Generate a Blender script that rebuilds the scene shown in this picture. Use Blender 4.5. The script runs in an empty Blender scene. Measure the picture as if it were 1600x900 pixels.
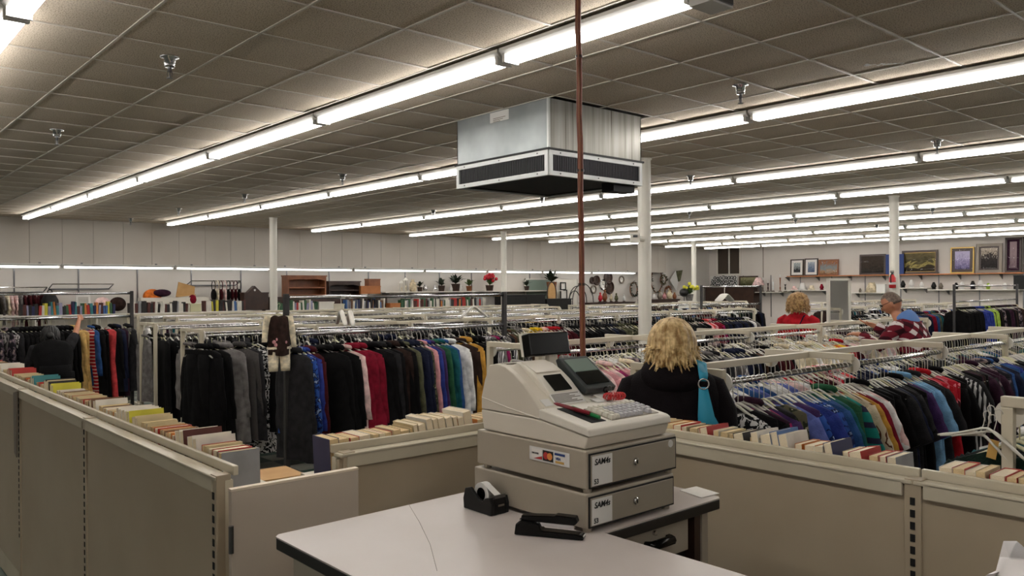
import bpy, bmesh, math, random
from mathutils import Vector, Matrix, Euler
from math import sin, cos, pi, radians as RAD
sc = bpy.context.scene
C = sc.collection
rnd = random.Random(7)

# ------------------------------------------------------------------ camera
# metres; X runs along the clothes racks (to the right and away), Y towards the back wall
FPX, TH, HOR, ROLL, CZ = 1265.0, RAD(48.68), 449.3, RAD(-0.34), 1.78
cam = bpy.data.cameras.new('camera'); camo = bpy.data.objects.new('camera', cam); C.objects.link(camo)
cam.sensor_width = 36; cam.lens = 36 * FPX / 1600; cam.clip_start = .05; cam.clip_end = 200
cam.shift_y = (HOR - 450) / 1600
camo.location = (0, 0, CZ)
_f = Vector((cos(TH), sin(TH), 0)); _r = Vector((sin(TH), -cos(TH), 0)); _u = Vector((0, 0, 1))
_r2 = (_r * cos(ROLL) + _u * sin(ROLL)).normalized(); _u2 = _r2.cross(_f).normalized()
camo.matrix_world = Matrix(((_r2.x, _u2.x, -_f.x, 0), (_r2.y, _u2.y, -_f.y, 0), (_r2.z, _u2.z, -_f.z, CZ), (0, 0, 0, 1)))
sc.camera = camo

# ------------------------------------------------------------------ world, exposure
w = bpy.data.worlds.new('night'); sc.world = w; w.use_nodes = True
w.node_tree.nodes['Background'].inputs[0].default_value = (.02, .02, .022, 1)
w.node_tree.nodes['Background'].inputs[1].default_value = 1
sc.view_settings.view_transform = 'Standard'; sc.view_settings.look = 'None'
sc.view_settings.gamma = 1; sc.view_settings.use_curve_mapping = False
sc.view_settings.exposure = 0.5
TUBE = 14.0          # emission of the fluorescent tubes

def ray(x, y):
    a, b = (x - 800) / FPX, (y - HOR) / FPX
    px = cos(ROLL) * a + sin(ROLL) * b; py = -sin(ROLL) * a + cos(ROLL) * b
    return Vector((_f.x + _r.x * px, _f.y + _r.y * px, -py))
def at(x, y, X=None, Y=None, Z=None):
    """the point of the real plane X=, Y= or Z= (absolute height) that was measured at photo position x, y"""
    r = ray(x, y)
    t = X / r.x if X is not None else Y / r.y if Y is not None else (Z - CZ) / r.z
    p = r * t; return Vector((p.x, p.y, p.z + CZ))
def proj(p):
    d = p[0] * _f.x + p[1] * _f.y
    if d < .05: return (-9999, -9999, d)
    r = (p[0] * _r.x + p[1] * _r.y) / d; py = -(p[2] - CZ) / d
    return (800 + FPX * (cos(ROLL) * r - sin(ROLL) * py), HOR + FPX * (sin(ROLL) * r + cos(ROLL) * py), d)

# ------------------------------------------------------------------ materials
def lin(c):
    c = c / 255
    return c / 12.92 if c <= .04045 else ((c + .055) / 1.055) ** 2.4
def col(r, g, b): return (lin(r), lin(g), lin(b), 1)
MATS = {}
def base(name, c, rough=.6, metal=0, spec=.5):
    m = bpy.data.materials.new(name); m.use_nodes = True
    nt = m.node_tree; b = nt.nodes['Principled BSDF']
    b.inputs['Base Color'].default_value = col(*c); b.inputs['Roughness'].default_value = rough
    b.inputs['Metallic'].default_value = metal; b.inputs['Specular IOR Level'].default_value = spec
    MATS[name] = m; return m, nt, b
def N(nt, t, **kw):
    n = nt.nodes.new(t)
    for k, v in kw.items():
        if k in n.inputs: n.inputs[k].default_value = v
        else: setattr(n, k, v)
    return n
def coords(nt, kind='Object', scale=(1, 1, 1), rot=(0, 0, 0)):
    tc = N(nt, 'ShaderNodeTexCoord'); mp = N(nt, 'ShaderNodeMapping')
    mp.inputs['Scale'].default_value = scale; mp.inputs['Rotation'].default_value = rot
    nt.links.new(tc.outputs[kind], mp.inputs['Vector']); return mp.outputs[0]
def ramp(nt, fac, stops, interp='LINEAR'):
    r = N(nt, 'ShaderNodeValToRGB'); r.color_ramp.interpolation = interp
    e = r.color_ramp.elements
    while len(e) < len(stops): e.new(.5)
    for i, (p, c) in enumerate(stops): e[i].position = p; e[i].color = col(*c)
    nt.links.new(fac, r.inputs[0]); return r.outputs[0]
def mottled(name, c, c2, scale=8, rough=.6, metal=0, bump=0, bscale=None, detail=3, spec=.5, kind='Object', lo=.35, hi=.65):
    m, nt, b = base(name, c, rough, metal, spec)
    v = coords(nt, kind)
    n = N(nt, 'ShaderNodeTexNoise', Scale=scale, Detail=detail); nt.links.new(v, n.inputs['Vector'])
    nt.links.new(ramp(nt, n.outputs['Fac'], [(lo, c), (hi, c2)]), b.inputs['Base Color'])
    if bump:
        n2 = N(nt, 'ShaderNodeTexNoise', Scale=bscale or scale * 6, Detail=2); nt.links.new(v, n2.inputs['Vector'])
        bp = N(nt, 'ShaderNodeBump', Strength=bump, Distance=.01); nt.links.new(n2.outputs['Fac'], bp.inputs['Height'])
        nt.links.new(bp.outputs[0], b.inputs['Normal'])
    return m
def fabric(name, c):
    c2 = tuple(min(255, int(x * 1.12 + 4)) for x in c); c1 = tuple(int(x * .88) for x in c)
    return mottled(name, c1, c2, 14, .9, bump=.35, bscale=160, spec=.15)
def patterned(name, kind, cols, scale=10):
    m, nt, b = base(name, cols[0], .9, spec=.15)
    if kind == 'stripe' or kind == 'bars':
        v = coords(nt); t = N(nt, 'ShaderNodeTexWave', Scale=scale, Distortion=.6 if kind == 'stripe' else .1, wave_type='BANDS', bands_direction='Z' if kind == 'bars' else 'X')
        nt.links.new(v, t.inputs['Vector']); f = t.outputs['Fac']
        st = [(0, cols[0]), (.5, cols[1])] if len(cols) == 2 else [(0, cols[0]), (.35, cols[1]), (.7, cols[2])]
        out = ramp(nt, f, st, 'CONSTANT')
    elif kind == 'zebra':
        v = coords(nt); t = N(nt, 'ShaderNodeTexWave', Scale=scale, Distortion=9, Detail=2, wave_type='BANDS', bands_direction='DIAGONAL')
        t.inputs['Detail Scale'].default_value = 1.5
        nt.links.new(v, t.inputs['Vector']); out = ramp(nt, t.outputs['Fac'], [(0, cols[0]), (.5, cols[1])], 'CONSTANT')
    elif kind == 'floral':
        v = coords(nt); t = N(nt, 'ShaderNodeTexNoise', Scale=scale, Detail=2.5, Distortion=.8); nt.links.new(v, t.inputs['Vector'])
        n = len(cols); pos = [0, .5, .6, .66][:n]
        out = ramp(nt, t.outputs['Fac'], [(pos[i], cols[i]) for i in range(n)], 'CONSTANT')
    elif kind == 'dots':
        v = coords(nt); t = N(nt, 'ShaderNodeTexVoronoi', Scale=scale); nt.links.new(v, t.inputs['Vector'])
        out = ramp(nt, t.outputs['Distance'], [(0, cols[1]), (.28, cols[0])], 'CONSTANT')
    elif kind == 'plaid':
        tc = N(nt, 'ShaderNodeTexCoord'); mp = N(nt, 'ShaderNodeMapping'); mp.inputs['Rotation'].default_value = (0, RAD(40), 0)
        nt.links.new(tc.outputs['Object'], mp.inputs['Vector'])
        mix = None
        w1 = N(nt, 'ShaderNodeTexWave', Scale=scale, bands_direction='X'); w2 = N(nt, 'ShaderNodeTexWave', Scale=scale, bands_direction='Z'); stp = []
        for wv in (w1, w2): nt.links.new(mp.outputs[0], wv.inputs['Vector'])
        for wv in (w1, w2):
            g_ = N(nt, 'ShaderNodeMath', operation='GREATER_THAN'); g_.inputs[1].default_value = .55; nt.links.new(wv.outputs['Fac'], g_.inputs[0]); stp.append(g_)
        ad = N(nt, 'ShaderNodeMath', operation='ADD'); nt.links.new(stp[0].outputs[0], ad.inputs[0]); nt.links.new(stp[1].outputs[0], ad.inputs[1])
        hf = N(nt, 'ShaderNodeMath', operation='MULTIPLY'); hf.inputs[1].default_value = .5; nt.links.new(ad.outputs[0], hf.inputs[0])
        out = ramp(nt, hf.outputs[0], [(0, cols[0]), (.3, cols[1]), (.8, cols[3])], 'CONSTANT')
    nt.links.new(out, b.inputs['Base Color']); return m
def emit(name, c, s):
    m, nt, b = base(name, c, .4)
    b.inputs['Emission Color'].default_value = col(*c); b.inputs['Emission Strength'].default_value = s
    return m

M = MATS
mottled('cream_metal', (196, 186, 164), (206, 197, 176), 3, .42)
mottled('partition_metal', (170, 155, 132), (178, 164, 142), 2.2, .38, bump=.02, bscale=3)
mottled('partition_trim', (188, 178, 156), (196, 187, 166), 4, .35)
mottled('gate_board', (190, 176, 160), (198, 185, 170), 2.5, .5)
mottled('gate_edge', (226, 208, 186), (232, 216, 196), 5, .5)
mottled('wall_paint', (196, 190, 182), (202, 197, 190), 1.2, .8)
mottled('wall_panel', (186, 178, 168), (192, 185, 176), 1.0, .6)
mottled('right_wall', (200, 192, 184), (206, 199, 192), .9, .8)
mottled('tile_grid', (186, 178, 166), (194, 187, 176), 3, .5)
m_, nt_, b_ = base('ceiling_tile', (168, 160, 150), .95, spec=.1)
v_ = coords(nt_); n1 = N(nt_, 'ShaderNodeTexNoise', Scale=140, Detail=2); n2 = N(nt_, 'ShaderNodeTexNoise', Scale=1.3, Detail=2)
nt_.links.new(v_, n1.inputs['Vector']); nt_.links.new(v_, n2.inputs['Vector'])
mx = N(nt_, 'ShaderNodeMix', data_type='RGBA', blend_type='MULTIPLY'); mx.inputs[0].default_value = 1
nt_.links.new(ramp(nt_, n1.outputs['Fac'], [(.36, (120, 112, 104)), (.46, (216, 206, 193))]), mx.inputs[6])
nt_.links.new(ramp(nt_, n2.outputs['Fac'], [(.3, (230, 224, 214)), (.7, (246, 242, 236))]), mx.inputs[7])
nt_.links.new(mx.outputs[2], b_.inputs['Base Color'])
base('dark_gap', (30, 28, 26), .9)
base('ceiling_deck', (84, 79, 74), .95)
m_, nt_, b_ = base('floor_vinyl', (120, 120, 112), .35)
v_ = coords(nt_); ck = N(nt_, 'ShaderNodeTexChecker', Scale=1 / .305); nt_.links.new(v_, ck.inputs['Vector'])
ck.inputs['Color1'].default_value = col(38, 62, 52); ck.inputs['Color2'].default_value = col(134, 134, 122)
nt_.links.new(ck.outputs[0], b_.inputs['Base Color'])
mottled('tile_green', (30, 56, 46), (44, 70, 58), 9, .35)
mottled('tile_grey', (126, 128, 116), (142, 142, 132), 9, .35)
mottled('white_paint', (212, 207, 196), (220, 216, 206), 2, .45)
mottled('lamp_housing', (206, 204, 200), (212, 210, 206), 3, .4)
emit('tube_glow', (255, 252, 248), TUBE); emit('tube_glow_wall', (255, 252, 248), TUBE * .36)
base('chrome', (200, 200, 202), .16, 1); base('steel', (120, 120, 122), .3, 1)
mottled('dark_steel', (62, 60, 60), (74, 72, 72), 6, .4, .6)
m_, nt_, b_ = base('galvanised', (168, 172, 172), .38, .75)
v_ = coords(nt_, scale=(1, 1, 1)); n1 = N(nt_, 'ShaderNodeTexNoise', Scale=2.2, Detail=3); nt_.links.new(v_, n1.inputs['Vector'])
nt_.links.new(ramp(nt_, n1.outputs['Fac'], [(.3, (124, 129, 129)), (.7, (158, 162, 162))]), b_.inputs['Base Color'])
m_, nt_, b_ = base('galvanised_streaked', (168, 166, 160), .42, .7)
v_ = coords(nt_, scale=(26, 1, .9)); n1 = N(nt_, 'ShaderNodeTexNoise', Scale=1.0, Detail=2); nt_.links.new(v_, n1.inputs['Vector'])
nt_.links.new(ramp(nt_, n1.outputs['Fac'], [(.3, (74, 64, 55)), (.38, (128, 125, 118)), (.7, (152, 150, 144))]), b_.inputs['Base Color'])
base('grille_frame', (196, 198, 196), .4, .3); base('fin_metal', (60, 60, 62), .4, .7); base('black_void', (12, 11, 11), .8)
mottled('rust_pipe', (112, 58, 42), (134, 76, 56), 18, .6)
mottled('register_plastic', (206, 197, 182), (212, 204, 190), 2, .42)
mottled('register_light', (214, 208, 195), (220, 214, 203), 2, .4)
mottled('drawer_paint', (158, 148, 132), (164, 154, 139), 3, .45, bump=.05, bscale=300)
mottled('drawer_face', (140, 131, 117), (148, 139, 125), 3, .45)
base('label_white', (214, 212, 208), .6); base('ink_black', (14, 14, 14), .7)
base('black_plastic', (7, 6, 6), .22, spec=.2); mottled('black_matte', (13, 12, 12), (19, 18, 18), 20, .5, spec=.3)
base('display_bezel', (52, 56, 56), .4); base('lcd_green', (112, 128, 118), .15); base('lcd_dark', (18, 20, 20), .12)
base('key_grey', (176, 174, 176), .45); base('key_cream', (208, 203, 188), .45)
base('red_coil', (196, 40, 44), .3); base('pen_red', (120, 24, 36), .3); base('pen_green', (24, 120, 62), .3)
base('card_red', (176, 40, 40), .6); base('card_orange', (214, 132, 60), .6); base('card_blue', (28, 30, 72), .6); base('card_gold', (200, 158, 84), .6)
mottled('desk_laminate', (186, 176, 170), (194, 185, 180), 3, .32); base('desk_edge', (16, 13, 12), .4)
mottled('desk_metal', (166, 156, 140), (172, 163, 148), 3, .4)
mottled('cardboard', (186, 144, 92), (198, 158, 106), 6, .8)
mottled('pages', (206, 180, 136), (222, 198, 154), 30, .9); mottled('pages_pale', (222, 206, 176), (234, 220, 194), 30, .9)
base('hanger_white', (216, 212, 202), .35); base('hanger_cream', (206, 202, 164), .35); base('hanger_clear', (200, 196, 186), .2)
mottled('skin', (196, 142, 112), (208, 156, 126), 12, .5); mottled('skin_tan', (170, 112, 82), (184, 126, 94), 12, .5)
mottled('hair_blonde', (150, 116, 66), (226, 198, 144), 34, .5); mottled('hair_curly', (134, 98, 56), (194, 156, 104), 34, .5)
mottled('hair_grey', (88, 72, 62), (122, 106, 94), 60, .7); base('hair_black', (18, 15, 14), .4)
mottled('wood_brown', (122, 70, 38), (142, 86, 50), 5, .4); mottled('wood_dark', (48, 30, 22), (60, 38, 28), 5, .4); mottled('wood_orange', (164, 98, 46), (180, 112, 58), 5, .4)
base('gold_frame', (170, 138, 72), .35, .6); base('silver_frame', (120, 110, 98), .4, .3); base('mat_white', (226, 222, 216), .7)
base('glass_clear', (230, 235, 235), .05); base('mirror', (220, 222, 222), .03, 1)
base('fire_red', (190, 34, 40), .3); base('leaf_dark', (34, 44, 26), .6); base('leaf_green', (70, 92, 44), .6); base('flower_yellow', (222, 214, 60), .6); base('flower_red', (184, 26, 44), .6)
base('window_brown', (70, 60, 52), .25); base('plastic_bag', (214, 208, 206), .35)
base('turquoise', (30, 140, 170), .6); base('denim_blue', (92, 128, 186), .85)

# ------------------------------------------------------------------ mesh builder
class MB:
    def __init__(s): s.v = []; s.f = []
    def add(s, vs, fs):
        o = len(s.v); s.v += [tuple(v) for v in vs]; s.f += [tuple(i + o for i in f) for f in fs]; return s
    def box(s, a, b):
        x0, y0, z0 = [min(p, q) for p, q in zip(a, b)]; x1, y1, z1 = [max(p, q) for p, q in zip(a, b)]
        return s.add([(x0, y0, z0), (x1, y0, z0), (x1, y1, z0), (x0, y1, z0), (x0, y0, z1), (x1, y0, z1), (x1, y1, z1), (x0, y1, z1)],
                     [(0, 3, 2, 1), (4, 5, 6, 7), (0, 1, 5, 4), (1, 2, 6, 5), (2, 3, 7, 6), (3, 0, 4, 7)])
    def obox(s, c, size, rot=(0, 0, 0)):
        m = Euler(rot).to_matrix(); h = [d / 2 for d in size]; c = Vector(c)
        vs = [c + m @ Vector((sx * h[0], sy * h[1], sz * h[2])) for sz in (-1, 1) for sx, sy in ((-1, -1), (1, -1), (1, 1), (-1, 1))]
        return s.add(vs, [(0, 3, 2, 1), (4, 5, 6, 7), (0, 1, 5, 4), (1, 2, 6, 5), (2, 3, 7, 6), (3, 0, 4, 7)])
    def rings(s, rs, cap=True, closed=False):
        n = len(rs[0]); o = len(s.v)
        for r in rs: s.v += [tuple(p) for p in r]
        m = len(rs)
        for i in range(m if closed else m - 1):
            a, b = o + i * n, o + ((i + 1) % m) * n
            for j in range(n): s.f.append((a + j, a + (j + 1) % n, b + (j + 1) % n, b + j))
        if cap and not closed: s.f.append(tuple(o + j for j in range(n))[::-1]); s.f.append(tuple(o + (m - 1) * n + j for j in range(n)))
        return s
    def tube(s, pts, r, n=6, cap=True, closed=False, flat=1):
        pts = [Vector(p) for p in pts]; rs = []; m = len(pts); prev = None
        for i, p in enumerate(pts):
            t = (pts[(i + 1) % m] - pts[i - 1]) if closed else pts[min(i + 1, m - 1)] - pts[max(i - 1, 0)]
            t = t.normalized() if t.length > 1e-9 else Vector((0, 0, 1))
            if prev is None:
                a = Vector((0, 0, 1)) if abs(t.z) < .9 else Vector((1, 0, 0)); x = t.cross(a).normalized()
            else:
                x = prev - t * prev.dot(t); x = x.normalized() if x.length > 1e-6 else t.orthogonal().normalized()
            prev = x; y = t.cross(x)
            ri = r[i] if isinstance(r, (list, tuple)) else r
            rs.append([p + x * (ri * cos(2 * pi * k / n)) + y * (ri * flat * sin(2 * pi * k / n)) for k in range(n)])
        return s.rings(rs, cap, closed)
    def lathe(s, prof, c=(0, 0, 0), n=12, sx=1, sy=1, axis='z'):
        rs = []
        for r, z in prof:
            ring = []
            for k in range(n):
                a = 2 * pi * k / n; x, y = r * cos(a) * sx, r * sin(a) * sy
                ring.append((c[0] + x, c[1] + y, c[2] + z) if axis == 'z' else (c[0] + z, c[1] + x, c[2] + y) if axis == 'x' else (c[0] + y, c[1] + z, c[2] + x))
            rs.append(ring)
        return s.rings(rs)
    def prism(s, poly, d0, d1, axis='x'):
        f = {'x': lambda p, d: (d, p[0], p[1]), 'y': lambda p, d: (p[0], d, p[1]), 'z': lambda p, d: (p[0], p[1], d)}[axis]
        return s.rings([[f(p, d0) for p in poly], [f(p, d1) for p in poly]])
    def ball(s, c, r, n=10, m=7, sc=(1, 1, 1)):
        return s.lathe([(max(1e-4, r * sin(pi * i / m)) , -r * cos(pi * i / m)) for i in range(m + 1)], c, n) if sc == (1, 1, 1) else \
            s.rings([[(c[0] + max(1e-4, r * sin(pi * i / m)) * cos(2 * pi * k / n) * sc[0], c[1] + max(1e-4, r * sin(pi * i / m)) * sin(2 * pi * k / n) * sc[1], c[2] - r * cos(pi * i / m) * sc[2]) for k in range(n)] for i in range(m + 1)])
    def torus(s, c, R, r, axis='y', n=20, m=6, sz=1):
        c = Vector(c); pts = []
        for k in range(n):
            a = 2 * pi * k / n; u, v = R * cos(a), R * sin(a) * sz
            pts.append(c + Vector({'y': (u, 0, v), 'x': (0, u, v), 'z': (u, v, 0)}[axis]))
        return s.tube(pts, r, m, closed=True)
    def mesh(s, name, off=(0, 0, 0), smooth=False):
        me = bpy.data.meshes.new(name)
        me.from_pydata([(v[0] - off[0], v[1] - off[1], v[2] - off[2]) for v in s.v], [], s.f)
        bm = bmesh.new(); bm.from_mesh(me); bmesh.ops.recalc_face_normals(bm, faces=bm.faces); bm.to_mesh(me); bm.free()
        if smooth:
            for p in me.polygons: p.use_smooth = True
        me.update(); return me
def B(*args): return MB().box(*args)
def link(name, me, mat, parent=None, loc=(0, 0, 0), rot=(0, 0, 0)):
    o = bpy.data.objects.new(name, me); C.objects.link(o); o.location = loc; o.rotation_euler = rot
    if me is not None and mat is not None:
        if len(me.materials) == 0: me.materials.append(M[mat])
        elif me.materials[0] != M[mat]:
            o.material_slots[0].link = 'OBJECT'; o.material_slots[0].material = M[mat]
    if parent is not None: o.parent = parent
    return o
def tag(o, label=None, cat=None, group=None, kind=None):
    if label: o['label'] = label
    if cat: o['category'] = cat
    if group: o['group'] = group
    if kind: o['kind'] = kind
    return o
class Thing:
    """an Empty at the thing's base; parts are given in world coordinates"""
    def __init__(s, name, label, cat, loc, group=None, kind=None):
        s.o = bpy.data.objects.new(name, None); C.objects.link(s.o); s.o.location = loc; s.loc = Vector(loc)
        s.o.empty_display_size = .05; tag(s.o, label, cat, group, kind)
    def part(s, name, mb, mat, parent=None, smooth=False, bevel=0, label=None, kind=None):
        o = link(name, mb.mesh(name, s.loc, smooth), mat, parent or s.o)
        if bevel:
            b = o.modifiers.new('bevel', 'BEVEL'); b.width = bevel; b.segments = 2; b.limit_method = 'ANGLE'
        tag(o, label, None, None, kind); return o
def solo(name, mb, mat, label, cat, group=None, kind=None, smooth=False, base_pt=None, bevel=0):
    if base_pt is None:
        xs = list(zip(*mb.v)); base_pt = ((min(xs[0]) + max(xs[0])) / 2, (min(xs[1]) + max(xs[1])) / 2, min(xs[2]))
    o = link(name, mb.mesh(name, base_pt, smooth), mat, None, base_pt)
    if bevel:
        b = o.modifiers.new('bevel', 'BEVEL'); b.width = bevel; b.segments = 2; b.limit_method = 'ANGLE'
    return tag(o, label, cat, group, kind)
def copy_thing(root, loc, rot=None, scale=None):
    r = root.copy(); C.objects.link(r); r.location = loc
    if rot is not None: r.rotation_euler = rot
    if scale is not None: r.scale = scale
    for ch in root.children:
        c = ch.copy(); C.objects.link(c); c.parent = r
        for g in ch.children:
            d = g.copy(); C.objects.link(d); d.parent = c
    return r
ORD = ['first', 'second', 'third', 'fourth', 'fifth', 'sixth', 'seventh', 'eighth', 'ninth', 'tenth', 'eleventh', 'twelfth']
def ordn(i):
    if i < 12: return ORD[i]
    n = i + 1; return '%d%s' % (n, 'th' if 10 <= n % 100 <= 20 else {1: 'st', 2: 'nd', 3: 'rd'}.get(n % 10, 'th'))

# ================================================================== STRUCTURE
ZC = 3.30; XR, YB = 28.0, 19.6
def struct(name, mb, mat, off=(0, 0, 0)): return tag(link(name, mb.mesh(name, off), mat, None, off), kind='structure')
floor = struct('floor', B((-8, -8, -.1), (XR, YB + .6, -.004)), 'floor_vinyl')
gm, wm = B((-.151, -.151, 0), (.151, .151, .004)).mesh('floor_tile'), B((-.151, -.151, 0), (.151, .151, .004)).mesh('floor_tile')
for i in range(15):
    for j in range(20):
        c = (1.9825 + .305 * i, 3.8125 + .305 * j, -.004)
        link('floor_tile', gm if (i + j) % 2 else wm, 'tile_green' if (i + j) % 2 else 'tile_grey', floor, c)
ceiling = struct('ceiling', B((-8, -8, ZC + .03), (XR, YB + .6, ZC + .13)), 'ceiling_deck')
GX, GY, GS = 1.448, 5.2006, .61
tiles = []
ic = range(int((-8 - GX) / GS), int((XR - GX) / GS) + 1); jc = range(int((-8 - GY) / GS), int((YB - .3 - GY) / GS) + 1)
for i in ic:
    for j in jc:
        c = (GX + GS * (i + .5), GY + GS * (j + .5), ZC)
        if 4.4 < c[0] < 5.7 and 4.6 < c[1] < 5.9: continue
        p = proj(c); vis = -60 < p[0] < 1660 and -90 < p[1] < 460
        tiles.append((p[2] if vis else 999, c))
tiles.sort()
tm = B((-.296, -.296, 0), (.296, .296, .016)).mesh('ceiling_tile')
for d, c in tiles[:290]:
    o = link('ceiling_tile', tm, 'ceiling_tile', ceiling, (c[0], c[1], c[2] + rnd.uniform(0, .006)), (rnd.gauss(0, .004), rnd.gauss(0, .004), 0))
mb = MB()
for d, c in tiles[290:]: mb.box((c[0] - .296, c[1] - .296, c[2]), (c[0] + .296, c[1] + .296, c[2] + .016))
o = link('ceiling_tile', mb.mesh('ceiling_tile'), 'ceiling_tile', ceiling); tag(o, kind='stuff')
mb = MB()
for i in ic: mb.box((GX + GS * i - .008, -8, ZC - .004), (GX + GS * i + .008, YB, ZC + .003))
for j in jc: mb.box((-8, GY + GS * j - .008, ZC - .0035), (XR, GY + GS * j + .008, ZC + .0035))
link('ceiling_grid', mb.mesh('ceiling_grid'), 'tile_grid', ceiling)

wall_back = struct('wall_back', B((-8, YB, 0), (XR, YB + .15, ZC + .03)), 'wall_paint')
SY, SZ, SX1 = 19.3, 2.31, 24.8
x = -8
mb = B((-8, SY + .03, SZ), (SX1 - .02, YB, ZC))
link('soffit', mb.mesh('soffit'), 'dark_gap', wall_back)
while x < SX1 - .1:
    x1 = min(x + .61, SX1)
    link('wall_panel', B((x + .003, SY, SZ), (x1 - .003, SY + .035, ZC - .005)).mesh('wall_panel'), 'wall_panel', wall_back); x = x1
for k in range(24):
    xx = -6.4 + 1.22 * k
    if xx < 22: link('wall_standard', B((xx - .014, YB - .016, .3), (xx + .014, YB, 2.24)).mesh('wall_standard'), 'steel', wall_back)
struct('wall_right', B((XR, -8, 0), (XR + .15, YB + .15, ZC + .03)), 'right_wall')
wr = bpy.data.objects['wall_right']
for k in range(12):
    yy = 18.0 - 1.22 * k
    link('wall_standard', B((XR - .016, yy - .014, .6), (XR, yy + .014, 2.2)).mesh('wall_standard'), 'steel', wr)
link('wall_seam', B((XR - .01, 17.1, 2.1), (XR, 17.13, ZC)).mesh('wall_seam'), 'silver_frame', wr)
struct('wall_left', B((-8.15, -8, 0), (-8, YB + .15, ZC + .03)), 'wall_paint')
struct('wall_front', B((-8, -8.15, 0), (XR, -8, ZC + .03)), 'wall_paint')
# brown window high on the right wall
win = Thing('window_1', None, None, (XR, 18.65, 2.27), kind='structure')
win.part('window_frame', MB().box((XR - .03, 18.1, 2.25), (XR, 18.16, ZC)).box((XR - .03, 18.60, 2.25), (XR, 18.66, ZC)).box((XR - .03, 19.16, 2.25), (XR, 19.22, ZC)).box((XR - .03, 18.1, 2.22), (XR, 19.22, 2.28)), 'white_paint')
win.part('pane', B((XR - .015, 18.16, 2.28), (XR - .005, 18.60, ZC)), 'window_brown'); win.part('pane', B((XR - .015, 18.66, 2.28), (XR - .005, 19.16, ZC)), 'window_brown')
# door in the back wall
dr = Thing('door_1', None, None, (19.7, YB, 0), kind='structure')
dr.part('door_leaf', B((19.2, YB - .03, .01), (20.2, YB, 2.06)), 'white_paint')
dr.part('door_frame', MB().box((19.08, YB - .05, 0), (19.2, YB, 2.18)).box((20.2, YB - .05, 0), (20.32, YB, 2.18)).box((19.2, YB - .05, 2.06), (20.2, YB, 2.18)), 'wall_paint')
dr.part('door_panel', MB().box((19.3, YB - .036, 1.2), (20.1, YB - .03, 1.95)), 'white_paint'); dr.part('door_panel', MB().box((19.3, YB - .036, .2), (20.1, YB - .03, 1.05)), 'white_paint')
dr.part('door_handle', MB().ball((20.12, YB - .06, 1.0), .035), 'chrome')

# columns
COLS = [(7.52, 6.17, 'white round column behind the blonde woman, with a thermostat on it'), (7.57, 16.3, 'thin white column rising behind the baby outfit at left'),
        (14.3, 16.6, 'slim white column in front of the far back wall decorations'), (13.98, 6.05, 'white column carrying the red fire extinguisher'), (21.6, 15.7, 'farthest slim white column near the brown window')]
for k, (x, y, lb) in enumerate(COLS):
    t = Thing('column', lb, 'column', (x, y, 0), 'white steel columns')
    t.part('shaft', MB().lathe([(.078, 0), (.078, ZC)], (x, y, 0), 20), 'white_paint', smooth=False)
    t.part('collar', MB().lathe([(.1, 0), (.1, .03)], (x, y, 0), 20), 'white_paint'); t.part('ceiling_flange', MB().lathe([(.09, ZC - .02), (.09, ZC)], (x, y, 0), 20), 'white_paint')

# ================================================================== FLUORESCENT STRIPS
def fixture_parts(L):
    h = L / 2; d = {}
    d['housing'] = MB().prism([(-.075, .07), (.075, .07), (.075, .05), (.045, .02), (-.045, .02), (-.075, .05)], -h + .01, h - .01, 'y').mesh('housing')
    d['tube'] = MB().lathe([(.019, -h + .06), (.019, h - .06)], (0, 0, 0), 8, axis='y').mesh('tube')
    d['lampholder'] = MB().box((-.06, -.012, -.02), (.06, .012, .045)).mesh('lampholder')
    d['hanger_strap'] = MB().box((-.012, -.02, .07), (.012, .02, .1)).mesh('hanger_strap')
    return d
FX = {}
def fixture(loc, rotz, L, label, group, single=False):
    k = round(L, 2)
    if k not in FX: FX[k] = fixture_parts(L)
    d = FX[k]; r = bpy.data.objects.new('fluorescent_light', None); C.objects.link(r); r.location = loc; r.rotation_euler = (0, 0, rotz); tag(r, label, 'light', group)
    link('housing', d['housing'], 'lamp_housing', r)
    for s in (-1, 1):
        if not single or s > 0: link('tube', d['tube'], 'tube_glow_wall' if single else 'tube_glow', r, (0 if single else s * .032, 0, 0))
        link('lampholder', d['lampholder'], 'lamp_housing', r, (0, s * (L / 2 - .035), 0))
        link('hanger_strap', d['hanger_strap'], 'steel', r, (0, s * (L / 2 - .4), 0))
ZT = 3.214
rows = [(-5.2, 12.2, -6), (.86, 12.2, -6), (3.38, 18.52, 2.42), (6.15, 18.5, -4), (9.64, 18.5, -4), (12.56, 18.5, -4), (15.49, 18.48, -4), (17.81, 18.47, -4), (20.65, 18.4, -4), (23.5, 18.33, -4), (25.77, 18.25, -4)]  # first row is added out of view to brighten the foreground
for ri, (x, y0, yend) in enumerate(rows):
    y = y0; k = 0
    while y - 1.0 > yend:
        L = 2.44 if y - 2.44 > yend - .3 else y - yend
        fixture((x, y - L / 2, ZT), 0, L, '%s two-tube fluorescent strip from the back wall in the %s ceiling row from the left' % (ordn(k), ordn(ri)), 'ceiling fluorescent strips')
        y -= L; k += 1
for k in range(13):
    xx = -5.2 + 2.34 * k
    if xx + 2.34 < 23.6: fixture((xx + 1.17, SY - .07, 2.27), pi / 2, 2.34, '%s fluorescent strip from the left along the back wall' % ordn(k), 'back wall fluorescent strips', True)
# junction box at the near end of the second row
t = Thing('junction_box', 'grey open end box where the second ceiling light row stops', 'electrical box', (3.38, 2.36, ZT - .04))
t.part('box_shell', B((3.29, 2.28, ZT - .06), (3.47, 2.41, ZT + .085)), 'lamp_housing'); t.part('end_plate', B((3.30, 2.27, ZT - .05), (3.46, 2.28, ZT + .075)), 'steel'); t.part('wire_nut', MB().lathe([(.018, 0), (.01, -.03)], (3.40, 2.26, ZT), 8), 'card_gold')

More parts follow.
